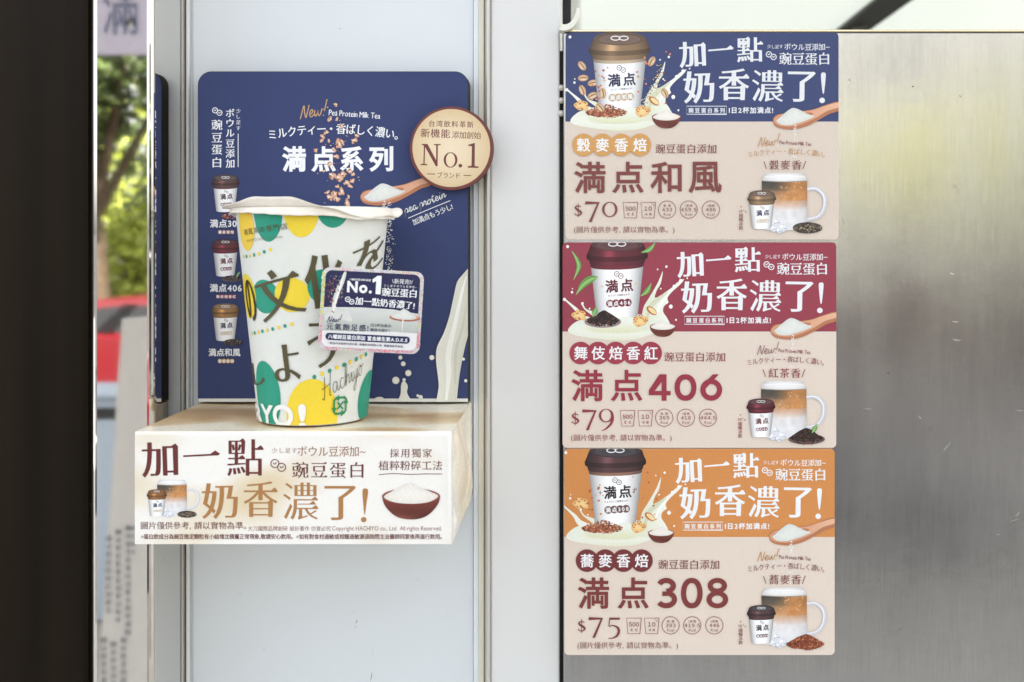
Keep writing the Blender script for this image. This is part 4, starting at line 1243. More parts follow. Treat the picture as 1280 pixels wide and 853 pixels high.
def right_fn(s, t):
    y, z = YFB + (ybk - YFB) * s, zb + (zt - zb) * t
    crease = .0022 * math.exp(-((s - .12 - .10 * (1 - t)) / .035) ** 2) * smooth(.35, 1, t)
    fold = (.0030 * math.sin(8 * (s * .9 + t * 1.0)) + .0022 * math.exp(-((s - .9 + .55 * t) / .05) ** 2) + .0016 * math.exp(-((s - .75 + .2 * t) / .04) ** 2)) * edge(s) * edge(t)
    return Vector((xr + (fold * .55 - crease) * edge(t) * edge(s) + wob((3, y, z), 1.0) * edge(s) * edge(t), y, z))
def left_fn(s, t): return Vector((xl, YFB + (ybk - YFB) * s, zb + (zt - zb) * t))
def bot_fn(s, t): return Vector((xl + (xr - xl) * s, YFB + (ybk - YFB) * t, zb))
def back_fn(s, t): return Vector((xl + (xr - xl) * s, ybk, zb + (zt - zb) * t))
grid(right_fn, 44, 28); grid(left_fn, 12, 8); grid(bot_fn, NX, NY); grid(back_fn, NX, 16)
def front_fn(s, t):
    x, z = xl + (xr - xl) * s, zb + (zt - zb) * t
    return Vector((x, YFB, z))
grid(front_fn, NX, 16)
bmesh.ops.remove_doubles(bm, verts=bm.verts, dist=1e-5)
wb = from_bm('wrapped_body', bm, M_WRAPS, bx, True)
wb.data.set_sharp_from_angle(angle=math.radians(40))
bm = bmesh.new(); grid(top_fn, NX, NY)
from_bm('top_panel', bm, M_WRAP, bx, True)

# printed front of the box
VR = 542.8          # above this row the paper rolls back over the top edge
def box_front(u, v, z):
    r_ = .0013
    bulge = .0014 * math.exp(-((u - 558.8 + (v - 610) * .01) / 2.3) ** 2) * (1 - smooth(620, 672, v)) * smooth(538, 546, v)
    if v >= VR: return W(u, v, YF - z - bulge)
    t_ = (VR - v) * S * (D + YF) / D / r_
    p_ = W(u, VR, YF)
    return Vector((p_.x, YF + (r_ + z) * (1 - math.cos(t_)) - z - bulge, p_.z + (r_ + z) * math.sin(t_)))
sf = Sheet(box_front, base=.00012)
A = Art(sf)
fl_, fr_, ft_, fb_ = 168.6, 564.4, 538.4, 680.4
def fcol(s, t):
    n_ = mnoise.noise(Vector((s * 3.2 + t * 1.4, t * 2.2 - s * 1.1, .4)))
    n2 = mnoise.noise(Vector((s * 5 - t * 2, t * 3 + s * 2, 4.4)))
    return mix((242, 240, 235), (224, 208, 176), max(0, min(1, .06 + n_ * 1.2 + n2 * .6 + .25 * smooth(.75, 1, s) * smooth(.2, .9, t))))
A.patch(lambda s, t: (fl_ + (fr_ - fl_) * s, ft_ + (fb_ - ft_) * t), 132, 60, fcol)
GLOSSY = mat('glossy_wrap_print', attr=True, rough=.24, spec=.5, noise_amt=.02, noise_scale=500, bump=.10, bump_scale=55)
fp = A.build('front_panel', bx, GLOSSY)
fp.data.polygons.foreach_set('use_smooth', [True] * len(fp.data.polygons))
sf.z += .00010
DR, GO, TN = (104, 46, 44), (172, 124, 74), (150, 104, 76)
A = Art(sf, cell=4.0)
A.text('加', (177, 552.8, 223, 597), DR, .022, -.010, True, rot=-2)
A.poly([(229, 569.4), (263, 567.6), (269, 563.2), (275.2, 567.4), (273, 569.4), (229, 571.6)], DR)
A.text('點', (284, 548, 329.5, 595.4), DR, .012, -.012, True)
A.text('奶', (252.4, 604, 297.4, 649), GO, .020, -.012, True, rot=-1)
A.text('香', (304.6, 602, 347, 646.4), GO, .020, -.012, True)
A.text('濃', (354, 603.4, 398, 650), GO, .010, -.014, True)
A.text('了', (405.6, 607.4, 445, 650.4), GO, .024, -.006, True)
A.poly(catmull([(453, 615), (454.4, 611.2), (457, 610.8), (459.6, 612), (460, 617), (458, 630), (456.4, 642), (455.2, 642), (454, 630)], 5, True), GO)
A.ell(454.6, 649.8, 3.5, 3.3, GO)
A.build('headline', bx)
A = Art(sf, cell=4.0)
A.text('少し足す', (340, 560, 371, 566.6), TN, .0, -.004, True)
A.text('ボウル豆添加~', (372, 557, 457, 571.6), TN, .004, -.004, True, arc=-1)
pea_logo(A, 347.8, 582, 5.6, DR, 1.2)
A.text('豌豆蛋白', (365, 577.6, 454.5, 598), DR, .012, -.012, True)
A.text('採用獨家', (487.4, 561, 539.6, 572.2), DR, .006, -.008, True)
A.text('植粹粉碎工法', (473.4, 576, 552.6, 588), DR, .006, -.008, True)
A.stroke([(473.6, 593.6), (492, 592.2), (512, 593.2), (532, 592.6), (552.4, 592.8)], .9, DR)
A.build('tagline', bx)
A = Art(sf, cell=4.0)
A.text('圖片僅供參考, 請以實物為準。', (176, 652.2, 307.5, 662.4), DR, .004, -.004, True)
A.text('大刀國際品牌創研 設計著作 仿冒必究', (310, 657.6, 413.5, 664.2), mix(DR, (255, 255, 255), .2), .0, .0)
A.text('Copyright HACHIYO co., Ltd  All rights Reserved.', (415.4, 658, 552, 665), mix(DR, (255, 255, 255), .25), .0, .0, tight=True)
A.text('※蛋白飲成分為豌豆微泥顆粒有小結塊沈積屬正常現象,敬請安心飲用。※如有對食材過敏或相關過敏源須詢問主治醫師同意後再進行飲用。', (176, 667, 552.4, 675.2), DR, .016, .012)
A.build('small_print', bx)
def XBM(u, v): return (u * .655 + 196.4 - 952.2 * .655, v * .63 + 600.2 - 217 * .63)
mug_picture(sf, bx, 0, XBM, lambda u, v: (u, v))
cup_picture(sf, bx, 196, 612.2, .33, (126, 88, 60), (136, 94, 58), (44, 48, 80), (200, 172, 130), '満点和風', None, None, (136, 94, 58), small=True, name='small_cup_picture')
bowl_picture(sf, bx, 513.8, 620.5, 36.4)

# ------------------------------------------------------------------ paper cup standing on the box
YCUP = -.0722
kc = (D + YCUP) / D
cx_, zc0, zc1 = (391.5 - U0) * S * kc, zt + .0006, CZ + .0134
R0, R1 = 66.2 * S * kc, 92.8 * S * kc
HC = zc1 - zc0
def cone(a, h, off=0.0):
    """a: arc millimetres at mean radius from the front, h: metres over the base"""
    th = a / 42.0; r_ = R0 + (R1 - R0) * h / HC + off
    return Vector((cx_ + r_ * math.sin(th), YCUP - r_ * math.cos(th), zc0 + h))
cup = thing('paper_cup', 'white paper cup with yellow and green dots and brush lettering standing on the box', 'cup', (cx_, YCUP, zc0))
bm = bmesh.new(); NS = 96
prof = [(R0 - .003, .004), (R0 - .0015, .0), (R0, .0006), (R0 + (R1 - R0) * .33, HC * .33), (R0 + (R1 - R0) * .66, HC * .66), (R1, HC)]
for i in range(6): prof.append((R1 + .0016 * math.sin(i * math.pi / 5) + .0003, HC + .0012 - .0014 * math.cos(i * math.pi / 5)))
prof += [(R1 - .0006, HC), (R0 - .001, .006)]
rings = [[bm.verts.new((cx_ + r_ * math.sin(2 * math.pi * i / NS), YCUP - r_ * math.cos(2 * math.pi * i / NS), zc0 + h)) for i in range(NS)] for r_, h in prof]
for a_, b_ in zip(rings, rings[1:]):
    for i in range(NS): bm.faces.new((a_[i], a_[(i + 1) % NS], b_[(i + 1) % NS], b_[i]))
bm.faces.new(rings[0]); bm.faces.new(rings[-1][::-1])
M_PAPER = mat('cup_paper', (226, 228, 222), rough=.45, spec=.35, noise_amt=.015, noise_scale=200)
body = from_bm('cup_body', bm, M_PAPER, cup, True)
body.data.set_sharp_from_angle(angle=math.radians(50))

def cu(u, v):
    """photograph column and row -> unrolled cup coordinates (arc mm, minus height mm)"""
    lo = Vector((0, -D, CZ)); dr = W(u, v) - lo
    kk = (R1 - R0) / HC
    ox, oy, oz = lo.x - cx_, lo.y - YCUP, lo.z - zc0
    rr = R0 + kk * oz
    a_ = dr.x ** 2 + dr.y ** 2 - (kk * dr.z) ** 2
    b_ = 2 * (ox * dr.x + oy * dr.y - rr * kk * dr.z); c_ = ox ** 2 + oy ** 2 - rr ** 2
    disc = max(0, b_ * b_ - 4 * a_ * c_)
    tt = (-b_ - math.sqrt(disc)) / (2 * a_)
    p_ = lo + dr * tt
    return (math.atan2(p_.x - cx_, -(p_.y - YCUP)) * 42.0, -(p_.z - zc0) * 1000)
def cub(u0, v0, u1, v1):
    a_ = cu((u0 + u1) / 2, v1)[1], cu((u0 + u1) / 2, v0)[1]
    vm = (v0 + v1) / 2
    return (cu(u0, vm)[0], a_[1], cu(u1, vm)[0], a_[0])
sc = Sheet(lambda a_, h, z: cone(a_, min(HC - .0004, max(.0008, -h / 1000)), z), step=.00001, base=.00012)
GR, YL, INK = (34, 152, 126), (240, 212, 62), (86, 80, 54)
A = Art(sc, cell=1.6)
def disc(u, v, ru, rv, c, n=56):
    a_, h = cu(u, v)
    ra = abs(cu(u + ru, v)[0] - cu(u - ru, v)[0]) / 2; rh = abs(cu(u, v + rv)[1] - cu(u, v - rv)[1]) / 2
    A.ell(a_, h, ra, rh, c, n=n)
for args in ((376, 262, 22.5, 35, YL), (333.5, 267, 17.5, 35.5, GR), (417, 258, 21, 27, GR), (331, 371, 15.5, 21, GR), (364.5, 369, 21.8, 21.4, YL), (402.5, 358, 18, 21, GR)):
    disc(*args)
def raw(a_, h, ra, rh, c): A.ell(a_, h, ra, rh, c, n=48)
raw(cu(307, 285)[0], cu(320, 285)[1], 8.5, 13.6, (242, 206, 70)); raw(cu(314, 372)[0] - 5, cu(330, 372)[1], 11, 13.5, YL)
raw(cu(334, 497)[0] - 1.0, cu(334, 495)[1], 14, 21, GR); raw(cu(390, 515)[0], cu(390, 524)[1], 19, 24, YL); raw(cu(457, 500)[0] + 4, cu(450, 501)[1], 16, 17.5, GR)
raw(cu(480, 330)[0] + 16, -90, 15, 17, YL)
A.build('dot_print', body)
A = Art(sc, cell=1.6)
for (p0, p1, n_, sag, r_) in (((305, 321), (338, 312.4), 7, 1, 2.5), ((315.5, 417), (365, 405.4), 9, .6, 2.6), ((393, 471.4), (457, 443), 9, -.8, 3.1)):
    for i in range(n_):
        tt = i / (n_ - 1)
        a0, a1 = cu(*p0), cu(*p1)
        a_ = a0[0] + (a1[0] - a0[0]) * tt; h = a0[1] + (a1[1] - a0[1]) * tt + sag * 4 * tt * (1 - tt)
        A.ell(a_, h, r_ * .42, r_ * .44, YL if i % 2 == (p0[0] > 390) else GR, n=14)
A.build('small_dot_print', body)
A = Art(sc, cell=1.6)
for ch, bx_, rot in (('文', (322, 337, 379, 398), -14), ('化', (381, 317, 431, 384), -8), ('を', (443, 297, 478, 337), -22), ('う', (385, 401, 420, 459), -12), ('よ', (342, 431, 375, 477), -4), ('し', (317, 455, 331, 482), -4)):
    A.text(ch, cub(*bx_), INK, .030, -.012, True, rot=rot)
A.text('の', cub(309, 350, 320, 402), (60, 44, 26), .030, -.006, True, rot=-10)
b_ = cub(306, 281, 360, 297)
A.text('和風茶の専門店', (b_[0], -cone(0, 0).z * 0 + cu(330, 283)[1], b_[2], cu(330, 291)[1]), (92, 92, 62), .006, -.004, True, rot=-7)
A.text('HACHIYO Green Tea House', (b_[0] + 2, cu(330, 296.4)[1], b_[2] - 3, cu(330, 300.4)[1]), (120, 126, 96), -.006, -.006, rot=-6)
A.build('brush_lettering', body)
A = Art(sc, cell=1.6)
for ch, bx_ in (('B', (320.5, 506, 328, 532)), ('Y', (328, 506, 343, 533)), ('O', (342, 506, 367, 534)), ('!', (373, 505, 383, 535.5))):
    A.text(ch, cub(*bx_), (240, 241, 238), .030, .030)
A.build('white_lettering', body)
A = Art(sc, cell=1.6)
p0 = cu(404, 499); p1 = cu(453, 480)
script(A, 'Hachiyo', p0[0], p0[1], p1[0] + 1, (70, 64, 40), .42, 6.4, -22, .2)
A.build('handwritten_line', body)
# green recycling mark: four bent arrows about a cross
A = Art(sc, cell=1.6)
rc = cu(424.6, 507)
for k in range(4):
    a_ = math.radians(90 * k); ca, sa = math.cos(a_), math.sin(a_)
    f = lambda x, y: (rc[0] + (x * ca - y * sa) * .48, rc[1] + (x * sa + y * ca) * .48)
    A.stroke([f(-3, -10), f(7, -10), f(10, -7), f(10, -2)], 1.35, (40, 140, 84), curve=False)
    A.poly([f(-2.2, -14), f(-9, -9.6), f(-2.2, -5.6)], (40, 140, 84))
    A.stroke([f(0, 0), f(4.8, 4.8)], 1.1, (40, 140, 84), curve=False)
A.build('recycling_mark', body)
# vertical paper seam
A = Art(sc, cell=1.6)
sa_ = cu(397, 400)[0]
A.rect(sa_, -HC * 1000 + 1, sa_ + .28, -1, (212, 216, 208))
# curled sealing film over the rim
def film(th, r_):
    d_ = math.degrees(th)          # 0 front, + right
    while d_ > 180: d_ -= 360
    up = .0062 * (smooth(-64, -26, d_) - smooth(-6, 18, d_)) + .0007 * math.sin(th * 5 + .6) + .0005 * math.sin(th * 11)
    if abs(d_) > 95: up = .001 * math.sin(th * 4)
    down = -.0056 * (smooth(22, 46, d_) - smooth(92, 108, d_))
    return up + down
bm = bmesh.new(); NF = 160
fr = [0, R1 * .6, R1 * .93, R1 + .0012, R1 + .0022, R1 + .0036, R1 + .0052, R1 + .0066]
rows_ = []
for k, r_ in enumerate(fr):
    row = []
    for i in range(NF):
        th = 2 * math.pi * i / NF
        c = film(th, r_); d_ = math.degrees(th); d_ = d_ - 360 if d_ > 180 else d_
        q = max(0, (k - 3) / 4)
        rr = r_
        # the curled stretch folds up and stays close to the rim
        fold = abs(c) / .0075
        if k > 3: rr = R1 + .0020 + (r_ - R1 - .0020) * (1 - .55 * min(1, fold))
        if k > 3 and 86 < d_ < 112: rr += .0030 * q * math.exp(-((d_ - 99) / 6) ** 2)
        if k > 3 and -86 < d_ < -56: rr += .0012 * q
        dome = .0002 + .0004 * mnoise.noise(Vector((math.cos(th) * r_ * 60, math.sin(th) * r_ * 60, 2)))
        z = zc1 + dome * (1 - smooth(R1 * .9, R1 + .002, r_)) + .0021 + c * q ** 1.2 + .0004 * mnoise.noise(Vector((th * 6, k * .7, 1)))
        row.append(bm.verts.new((cx_ + rr * math.sin(th), YCUP - rr * math.cos(th), z)))
    rows_.append(row)
for a_, b_ in zip(rows_, rows_[1:]):
    for i in range(NF):
        try: bm.faces.new((a_[i], a_[(i + 1) % NF], b_[(i + 1) % NF], b_[i]))
        except ValueError: pass
# hem hanging down over the rim
hem = []
for k in range(5):
    row = []
    for i in range(NF):
        th = 2 * math.pi * i / NF
        dd = math.degrees(th); dd = dd - 360 if dd > 180 else dd
        ln = .0042 + .0010 * math.sin(th * 3 + 1) + .0035 * (smooth(22, 46, dd) - smooth(86, 104, dd)) + .0006 * mnoise.noise(Vector((th * 8, 3, 0)))
        r_ = R1 + .0022 + .0006 * math.sin(th * 17) * k / 4 + .0004 * k
        row.append(bm.verts.new((cx_ + r_ * math.sin(th), YCUP - r_ * math.cos(th), zc1 + .0021 - ln * k / 4)))
    hem.append(row)
for a_, b_ in zip(hem, hem[1:]):
    for i in range(NF): bm.faces.new((a_[i], a_[(i + 1) % NF], b_[(i + 1) % NF], b_[i]))
bmesh.ops.remove_doubles(bm, verts=bm.verts, dist=1e-6)
fo = from_bm('sealing_film', bm, mat('cream_film', (243, 236, 225), rough=.42, noise_amt=.05, noise_scale=120, bump=.15, bump_scale=160), cup, True)
sm = fo.modifiers.new('thickness', 'SOLIDIFY'); sm.thickness = .0003

# ------------------------------------------------------------------ glittering label card stuck to the cup
def YK(u): return -.1178 + (u - 400) / 130 * .0052
TL, TR, BL = (403.2, 333.4), (530.6, 340.4), (396.8, 437.2)
KW, KH = 127.0, 103.0
K0, K1, K2 = W(*TL, YK(TL[0])), W(*TR, YK(TR[0])), W(*BL, YK(BL[0]))
KN = (K1 - K0).cross(K2 - K0).normalized()
if KN.y > 0: KN = -KN
KP = lambda x, y, z=0.0: K0 + (K1 - K0) * (x / KW) + (K2 - K0) * (y / KH) + KN * z
sk = Sheet(KP)
kk = thing('label_card', 'glittery edged square label card stuck on the side of the paper cup', 'label', W(463, 442, -.115))
base = rrect(.6, .6, KW - .6, KH - .6, 10, 8)
extrude_poly('card', [KP(x, y) for x, y in base], KN * -.0006, mat('clear_plastic_edge', (214, 216, 218), rough=.3), kk)
A = Art(sk)
q = random.Random(31)
HOLO = [(236, 214, 222), (244, 176, 190), (214, 232, 210), (240, 236, 170), (196, 222, 236), (226, 226, 230), (206, 196, 226), (236, 150, 160), (182, 224, 196)]
o_ = rrect(.2, .2, KW - .2, KH - .2, 10, 8)
A.poly(o_, (220, 222, 224))
z = sk.next()
for i in range(900):
    e = q.randrange(4); d_ = q.uniform(.6, 4.6); w_ = q.uniform(7, KW - 7); h_ = q.uniform(7, KH - 7)
    x, y = ((w_, d_), (w_, KH - d_), (d_, h_), (KW - d_, h_))[e]
    c = q.choice(HOLO)
    if e == 2 and y < 60: c = q.choice(((236, 232, 130), (200, 226, 140), (240, 240, 200), (150, 214, 160), (240, 220, 150)))
    if (e == 2 and y > 78) or (e == 1 and (x < 25 or x > 60)) or (e == 3 and y > 75): c = q.choice(((240, 150, 160), (244, 180, 186), (232, 210, 216), (240, 130, 144), (214, 200, 226)))
    A.ell(x, y, q.uniform(.6, 1.6), q.uniform(.5, 1.3), c, rot=q.uniform(0, 90), n=5, z=z + i * 3e-7)
holo = mat('holographic_foil', attr=True, rough=.22, metal=.45, noise_amt=.2, noise_scale=2500)
A.build('glitter_border', kk, holo)
A = Art(sk)
PN = (30, 35, 78)
ins = rrect(4.6, 3.8, KW - 4.6, KH - 4.4, 8, 8)
A.poly(ins, (232, 233, 234))
top_ = [p for p in ins if p[1] < 40]
A.poly([p for p in top_ if p[0] > 60] + [(KW - 4.6, 52.5), (90, 48.5), (50, 48), (4.6, 50)] + [p for p in top_ if p[0] <= 60], PN)
A.poly([(4.6, 50.2), (50, 48.2), (90, 48.7), (KW - 4.6, 52.7), (KW - 4.6, 77), (90, 76), (50, 78), (4.6, 79)], lambda u, v: mix((212, 217, 214), (182, 190, 182), smooth(58, 78, v)))
q = random.Random(8); z = sk.next()
for i in range(110):
    x = q.uniform(8, 27); y = q.uniform(9, 45)
    A.ell(x, y, q.uniform(.4, 1.3), q.uniform(.3, .9), q.choice(((120, 60, 50), (70, 110, 90), (190, 150, 140), (58, 66, 110), (150, 170, 150))), rot=q.uniform(0, 180), n=7, z=z + i * 4e-7)
A.poly(catmull([(27, 5.6), (30, 5.6), (29, 14), (26, 24), (22, 34), (19, 46), (25, 55), (33, 52), (38, 58), (40, 66), (24, 64), (8, 66), (8, 58), (14, 52), (15, 40), (19, 26), (24, 14)], 5, True), (216, 219, 214))
A.stroke([(27, 8), (23, 26), (18, 46), (16, 58)], [1, 2.6, 3, 1], (238, 240, 236))
for i in range(26): A.ell(17 + q.gauss(0, 5), 30 + q.gauss(0, 9), 1.2, .8, q.choice(((110, 56, 50), (150, 90, 80))), rot=q.uniform(0, 180), n=8)
A.ell(106, 58, 19.5, 4.6, (166, 96, 78)); A.ell(106, 57, 18.4, 3.8, (206, 150, 128))
powder(A, [(88.5, 57), (94, 53), (100, 49.5), (104, 47), (109, 49), (115, 53), (121, 57), (114, 60), (98, 60)], 3, n=30)
A.stroke([(104, 60), (103.6, 66), (103.8, 75)], [1.6, 1.2, .4], (240, 240, 238))
A.build('card_face', kk, mat('glossy_label_print', attr=True, rough=.16, spec=.6, metal=.12, noise_amt=.03, noise_scale=900))
A = Art(sk)
A.text('八曜豌豆蛋白專利認證', (34, 12.4, 61, 15.2), WH, .012, .012)
A.text('No.', (32, 15.6, 63, 30.5), WH, .045, .045)
A.poly([(62.8, 12.6), (69, 7.6), (74, 7.6), (74, 30.6), (67.6, 30.6), (67.6, 14.4), (63.4, 16.6)], WH)
A.text('\\新発売!/', (87.5, 10, 113, 16.4), WH, .006, -.002)
A.text('少し足すボウル豆添加~', (77.5, 17.8, 118.5, 20.8), WH, .0, .0)
A.text('豌豆蛋白', (75.5, 21.6, 119, 33.2), WH, .024, .0, True)
pea_logo(A, 36.2, 40.2, 3.4, WH, 1.0)
A.text('加一點奶香濃了!', (43, 35.6, 117.5, 46.4), WH, .026, .002, True, arc=.4, rot=2)
script(A, 'New!', 10, 68.4, 27, (70, 78, 108), .9, 4.2, -4)
A.text('元氣飽足感!', (9.6, 69.2, 61.5, 77.6), PN, .014, .010)
A.text('1日2杯加満点!', (64, 67.2, 90, 71.2), PN, .008, .008)
A.text('糖度冰度10°c', (64, 73, 89, 77.2), PN, .008, .008)
A.poly(rrect(9, 81.4, KW - 13, 90.2, 4.2, 5), PN)
A.text('八曜豌豆蛋白添加 富含維生素A.D.K.E', (12, 83, KW - 16, 88.8), WH, .022, .022)
A.text('* 飲品內含植物性蛋白質, 建議飲用時間1小時, 請儘速飲用為佳。', (12, 92.4, KW - 20, 95.6), PN, .01, .01)
A.build('card_text', kk)

# ------------------------------------------------------------------ the street behind the camera, seen in the steel
def V(u, v, y):
    """point at depth y seen at column u, row v in the front face of the steel post"""
    dd = 2 * YP * -1 * -1 + D
    dist = (2 * YP + D) * 0 + (-y + 2 * YP + D)
    return Vector(((u - U0) / F * dist, y, CZ - (v - V0) / F * dist))

M_SIGN = mat('lilac_sign', (226, 220, 240), rough=.5, noise_amt=.05)
t = thing('hanging_sign', 'lilac signboard with a large dark character, mirrored at the top of the steel post', 'sign', (-1.55, -2.5, 0))
zs = V(150, 68, -2.5).z
box('sign_board', -1.60, -.95, -2.53, -2.5, zs, zs + .75, M_SIGN, t, bev=.004)
for x in (-1.57, -1.0): box('support_post', x - .02, x + .02, -2.56, -2.531, .002, zs + .75, M_ALU, t, bev=.003)
def sign_map(u, v, z):
    p_ = V(u, v, -2.4995); return Vector((p_.x, -2.4995 + z, p_.z))
A = Art(Sheet(sign_map, step=.0004, base=.0006))
A.text('滿', (128, -24, 174, 44), (128, 134, 164), .01, .01)
A.build('sign_character', t, mat('sign_print', attr=True, rough=.5))
A2 = Art(Sheet(sign_map, step=.0004, base=.0006))
A2.ell(163, 29, 6.4, 6.8, (236, 240, 246), n=24)  # bright bulb reflection painted onto the sign face
A2.build('painted_bulb_glint', t, MATS['sign_print'])

M_BOARD = mat('pale_menu_card', (243, 241, 238), rough=.6, noise_amt=.04)
def menu_pt(u, v): return V(u, v, -1.9)
t = thing('menu_board', 'pale leaning menu board with small dark writing, mirrored low in the steel post', 'menu board', (-.85, -1.9, 0))
zmt = menu_pt(150, 399).z
pl = [Vector((menu_pt(152, 0).x, -1.9, zmt)), Vector((-.62, -1.9, zmt + .03)), Vector((-.52, -1.9, .002)), Vector((menu_pt(112, 0).x, -1.9, .002))]
extrude_poly('board', pl, Vector((0, -.02, 0)), M_BOARD, t, bev=.002)
A = Art(Sheet(lambda u, v, z: V(u, v, -1.9) + Vector((0, z, 0)), step=.0004, base=.0006))
for u, v0_, n_, sz in ((136, 668, 10, 8), (148, 660, 12, 8), (160, 655, 14, 8), (130, 795, 8, 8), (142, 800, 8, 8), (155, 795, 9, 8), (167, 655, 4, 6)):
    A.text('糖冰茶豆奶香紅加麥白飲杯度點'[:n_], (u - sz / 2, v0_, u + sz / 2, v0_ + n_ * 10), (120, 122, 136), .01, .01, vert=True)
A.build('menu_writing', t, MATS['sign_print'])

M_BLUE = mat('pale_blue_metal', (176, 190, 206), rough=.4, noise_amt=.05)
t = thing('stand_in_box', 'pale blue stand-in box for an unidentified shape, mirrored low in the steel post', 'stand-in box', (-2.6, -4.7, -.5))
zc = V(118, 498, -4.6).z  # made-up box in place of an unidentified pale shape, probably a car
box('stand_in_body', -3.2, -2.1, -4.9, -4.6, -.498, zc, M_BLUE, t, bev=.02)
box('stand_in_dark_line', -3.0, -2.2, -4.605, -4.596, zc - .10, zc - .045, M_BLACK, t, bev=.001)  # dark line of that shape, made up as a slot
box('stand_in_top', -3.24, -2.06, -4.94, -4.57, zc, zc + .03, M_BLUE, t, bev=.008)

# red hatchback
M_RED = mat('red_paint', (196, 40, 52), rough=.25, coat=.7, noise_amt=.02)
M_GLASS = mat('car_glass', (34, 42, 44), rough=.06, spec=.8, noise_amt=.1)
M_TYRE = mat('tyre_rubber', (24, 24, 24), rough=.85)
car = thing('parked_car', 'red hatchback parked across the street, mirrored in the steel post', 'car', (-2.9, -9.7, -.648))
def car_pt(x, y, z): return Vector((-2.9 - x, -9.7 + y, -.648 + z))
side = [(-2.05, .34), (-2.1, .62), (-1.98, .86), (-1.2, 1.0), (-1.0, 1.08), (1.55, 1.13), (1.98, 1.08), (2.08, .8), (2.1, .36), (1.9, .26), (-1.9, .24)]
bm = bmesh.new()
cols_ = []
for y, ins_ in ((-.86, .0), (-.8, .03), (.8, .03), (.86, .0)):
    k_ = .94 if abs(y) > .82 else 1.0
    cols_.append([bm.verts.new(car_pt(x * k_, y, .62 + (z - .62) * k_)) for x, z in side])
for a_, b_ in zip(cols_, cols_[1:]):
    for i in range(len(side)): bm.faces.new((a_[i], a_[(i + 1) % len(side)], b_[(i + 1) % len(side)], b_[i]))
bm.faces.new(cols_[0]); bm.faces.new(cols_[-1][::-1])
from_bm('car_body', bm, M_RED, car)
cab = [(-1.05, 1.0), (-.35, 1.42), (.0, 1.45), (1.1, 1.445), (1.5, 1.40), (1.96, 1.0)]
bm = bmesh.new(); c0 = []
for y, k_ in ((-.76, .0), (-.64, 1), (.64, 1), (.76, 0)):
    c0.append([bm.verts.new(car_pt(x, y if z < 1.1 else y * .88, z)) for x, z in cab])
for a_, b_ in zip(c0, c0[1:]):
    for i in range(len(cab) - 1): bm.faces.new((a_[i], a_[i + 1], b_[i + 1], b_[i]))
bm.faces.new(c0[0]); bm.faces.new(c0[-1][::-1])
from_bm('roof', bm, M_RED, car)
for sx, pts_ in ((1, [(-.70, 1.14), (-.36, 1.36), (.18, 1.38), (.18, 1.14)]), (1, [(.26, 1.14), (.26, 1.38), (1.0, 1.37), (1.22, 1.14)]), (1, [(1.36, 1.14), (1.12, 1.37), (1.42, 1.34), (1.74, 1.14)])):
    extrude_poly('side_window', [car_pt(x, .735 - (z - 1.0) * .17, z) for x, z in pts_], Vector((0, .035, 0)), M_GLASS, car)
extrude_poly('door_pillar', [car_pt(x, .775 - (z - 1.0) * .17, z) for x, z in ((1.22, 1.13), (1.0, 1.38), (1.12, 1.38), (1.36, 1.13))], Vector((0, .012, 0)), M_BLACK, car)
def wheel(x, y):
    bm = bmesh.new()
    bmesh.ops.create_cone(bm, segments=28, radius1=.31, radius2=.31, depth=.2, cap_ends=True, matrix=Matrix.Translation(car_pt(x, y, .312)) @ Matrix.Rotation(math.pi / 2, 4, 'X'))
    w_ = from_bm('wheel', bm, M_TYRE, car)
    bm = bmesh.new()
    bmesh.ops.create_cone(bm, segments=20, radius1=.2, radius2=.2, depth=.03, cap_ends=True, matrix=Matrix.Translation(car_pt(x, y + math.copysign(.1, y), .312)) @ Matrix.Rotation(math.pi / 2, 4, 'X'))
    from_bm('rim', bm, M_ALU, w_)
for x in (-1.3, 1.35):
    for y in (-.8, .8): wheel(x, y)

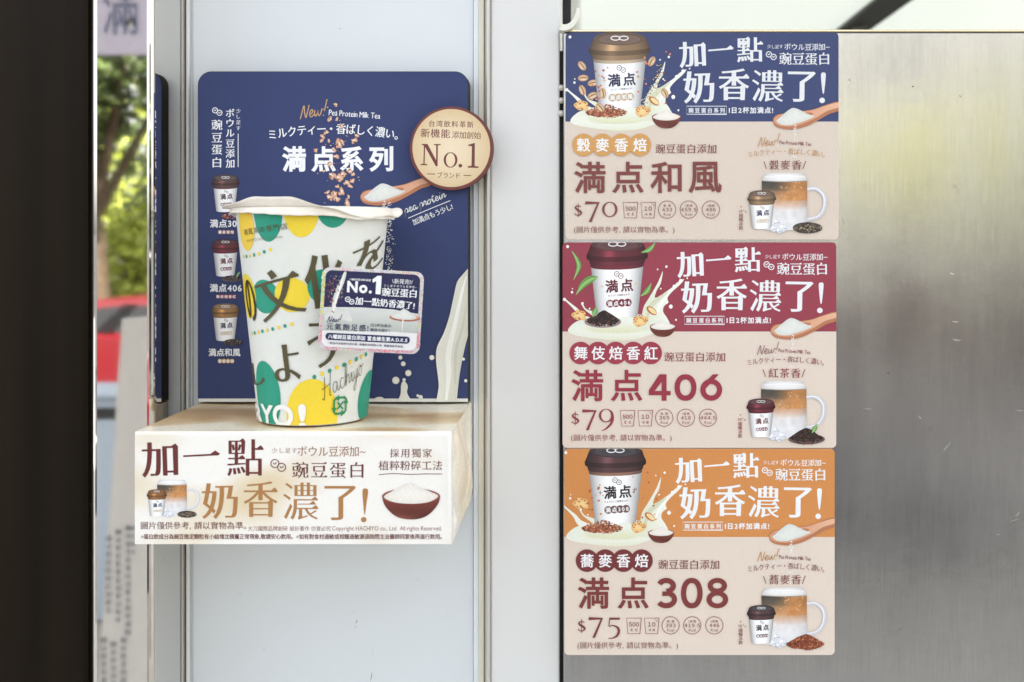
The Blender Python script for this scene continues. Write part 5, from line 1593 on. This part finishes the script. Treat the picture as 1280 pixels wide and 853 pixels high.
# trees over the road, and a building added for the steel reflection
M_BARK = mat('bark', (96, 82, 66), rough=.9, noise_amt=.3, noise_scale=12, bump=.4, bump_scale=40)
M_LEAF = mat('leaf_green', (86, 104, 58), rough=.5, noise_amt=.5, noise_scale=3)
M_LEAF2 = mat('leaf_bright', (160, 172, 72), rough=.5, noise_amt=.4, noise_scale=2)
def tree(x, y, h, cr, cz, m, label, n, leaf_, seed, squash=.8):
    q = random.Random(seed)
    t = thing('street_tree', label, 'tree', (x, y, -.52), 'trees across the street')
    bm = bmesh.new()
    def limb(p0, p1, r0, r1):
        d_ = (p1 - p0); q_ = d_.to_track_quat('Z', 'Y').to_matrix().to_4x4()
        bmesh.ops.create_cone(bm, segments=9, radius1=r0, radius2=r1, depth=d_.length, cap_ends=True, matrix=Matrix.Translation((p0 + p1) / 2) @ q_)
    o_ = Vector((x, y, -.54)); f = o_ + Vector((q.uniform(-.2, .2), 0, h * .45))
    limb(o_, f, .17, .12)
    cen = Vector((x, y, cz))
    for i in range(6):
        a_ = i * 1.05 + q.random(); tip = cen + Vector((math.cos(a_) * cr * .7, math.sin(a_) * cr * .7, q.uniform(-.3, .7) * cr))
        limb(f, tip, .08, .02)
    from_bm('trunk', bm, M_BARK, t)
    vs_, fs = [], []
    cl = [(cen + Vector((q.gauss(0, .5), q.gauss(0, .5), q.gauss(0, .45) * squash)) * cr, q.uniform(.25, .5) * cr) for _ in range(26)]
    for i in range(n):
        c, r_ = q.choice(cl)
        d_ = Vector((q.gauss(0, 1), q.gauss(0, 1), q.gauss(0, 1))).normalized() * r_ * q.random() ** .4
        p_ = c + d_; a1 = Vector((q.gauss(0, 1), q.gauss(0, 1), q.gauss(0, .6))).normalized(); a2 = a1.cross(Vector((q.gauss(0, 1), q.gauss(0, 1), q.gauss(0, 1)))).normalized()
        s_ = leaf_ * q.uniform(.6, 1.3); k_ = len(vs_)
        vs_ += [p_ - a1 * s_, p_ - a2 * s_ * .5, p_ + a1 * s_, p_ + a2 * s_ * .5]; fs.append((k_, k_ + 1, k_ + 2, k_ + 3))
    me = bpy.data.meshes.new('crown'); me.from_pydata([tuple(v) for v in vs_], [], fs)
    link_mesh('crown', me, m, t)
tree(-6.1, -13.4, 4.6, 1.9, 3.5, M_LEAF, 'dark leafy tree behind the red car, mirrored in the steel post', 6500, .10, 1)
tree(-6.9, -16.2, 2.6, 1.35, .55, M_LEAF2, 'bright yellow green bush low behind the dark tree', 3800, .10, 2)
tree(-9.8, -19.5, 5, 2.0, 2.4, M_LEAF2, 'second lighter tree farther off behind the bright bush', 2600, .12, 3)
tree(9.4, -13.6, 5.5, 2.3, 2.2, M_LEAF, 'broad dark tree in front of the grey building across the street', 4500, .14, 4)

M_LEAF3 = mat('leaf_pale', (200, 200, 132), rough=.5, noise_amt=.3, noise_scale=2)
tree(4.3, -13.6, 4.4, 1.3, 2.35, M_LEAF3, 'light green tree across the street, a pale green glow in the brushed steel', 1700, .10, 7, .45)
tree(6.2, -14.6, 4.6, 1.3, 2.45, M_LEAF3, 'second light green tree beside the first, before the grey building', 1500, .10, 8, .45)
r = thing('added_building', 'grey apartment building added across the street to shape the brushed steel reflection', 'building', (8, -19, -.8))
M_FAC = mat('grey_facade', (152, 151, 150), rough=.8, noise_amt=.08, noise_scale=2)
box('wall', 1.0, 22, -24, -19, -.82, 9, M_FAC, r)
for j in range(3):
    for i in range(7):
        x = 2.0 + i * 2.8; z = .9 + j * 2.9
        w_ = box('window', x, x + 1.5, -19.0, -18.93, z, z + 1.35, M_ALU, r)
        box('pane', x + .07, x + 1.43, -18.935, -18.92, z + .07, z + 1.28, M_GLASS, w_)
r2 = thing('garden_wall', 'low mauve grey boundary wall along the far pavement', 'wall', (0, -15.8, -.52))
box('wall', -1.5, 20, -15.9, -15.7, -.518, .75, mat('mauve_render', (92, 84, 86), rough=.85, noise_amt=.15, noise_scale=4), r2)

bpy.data.objects.remove(GL.ob)
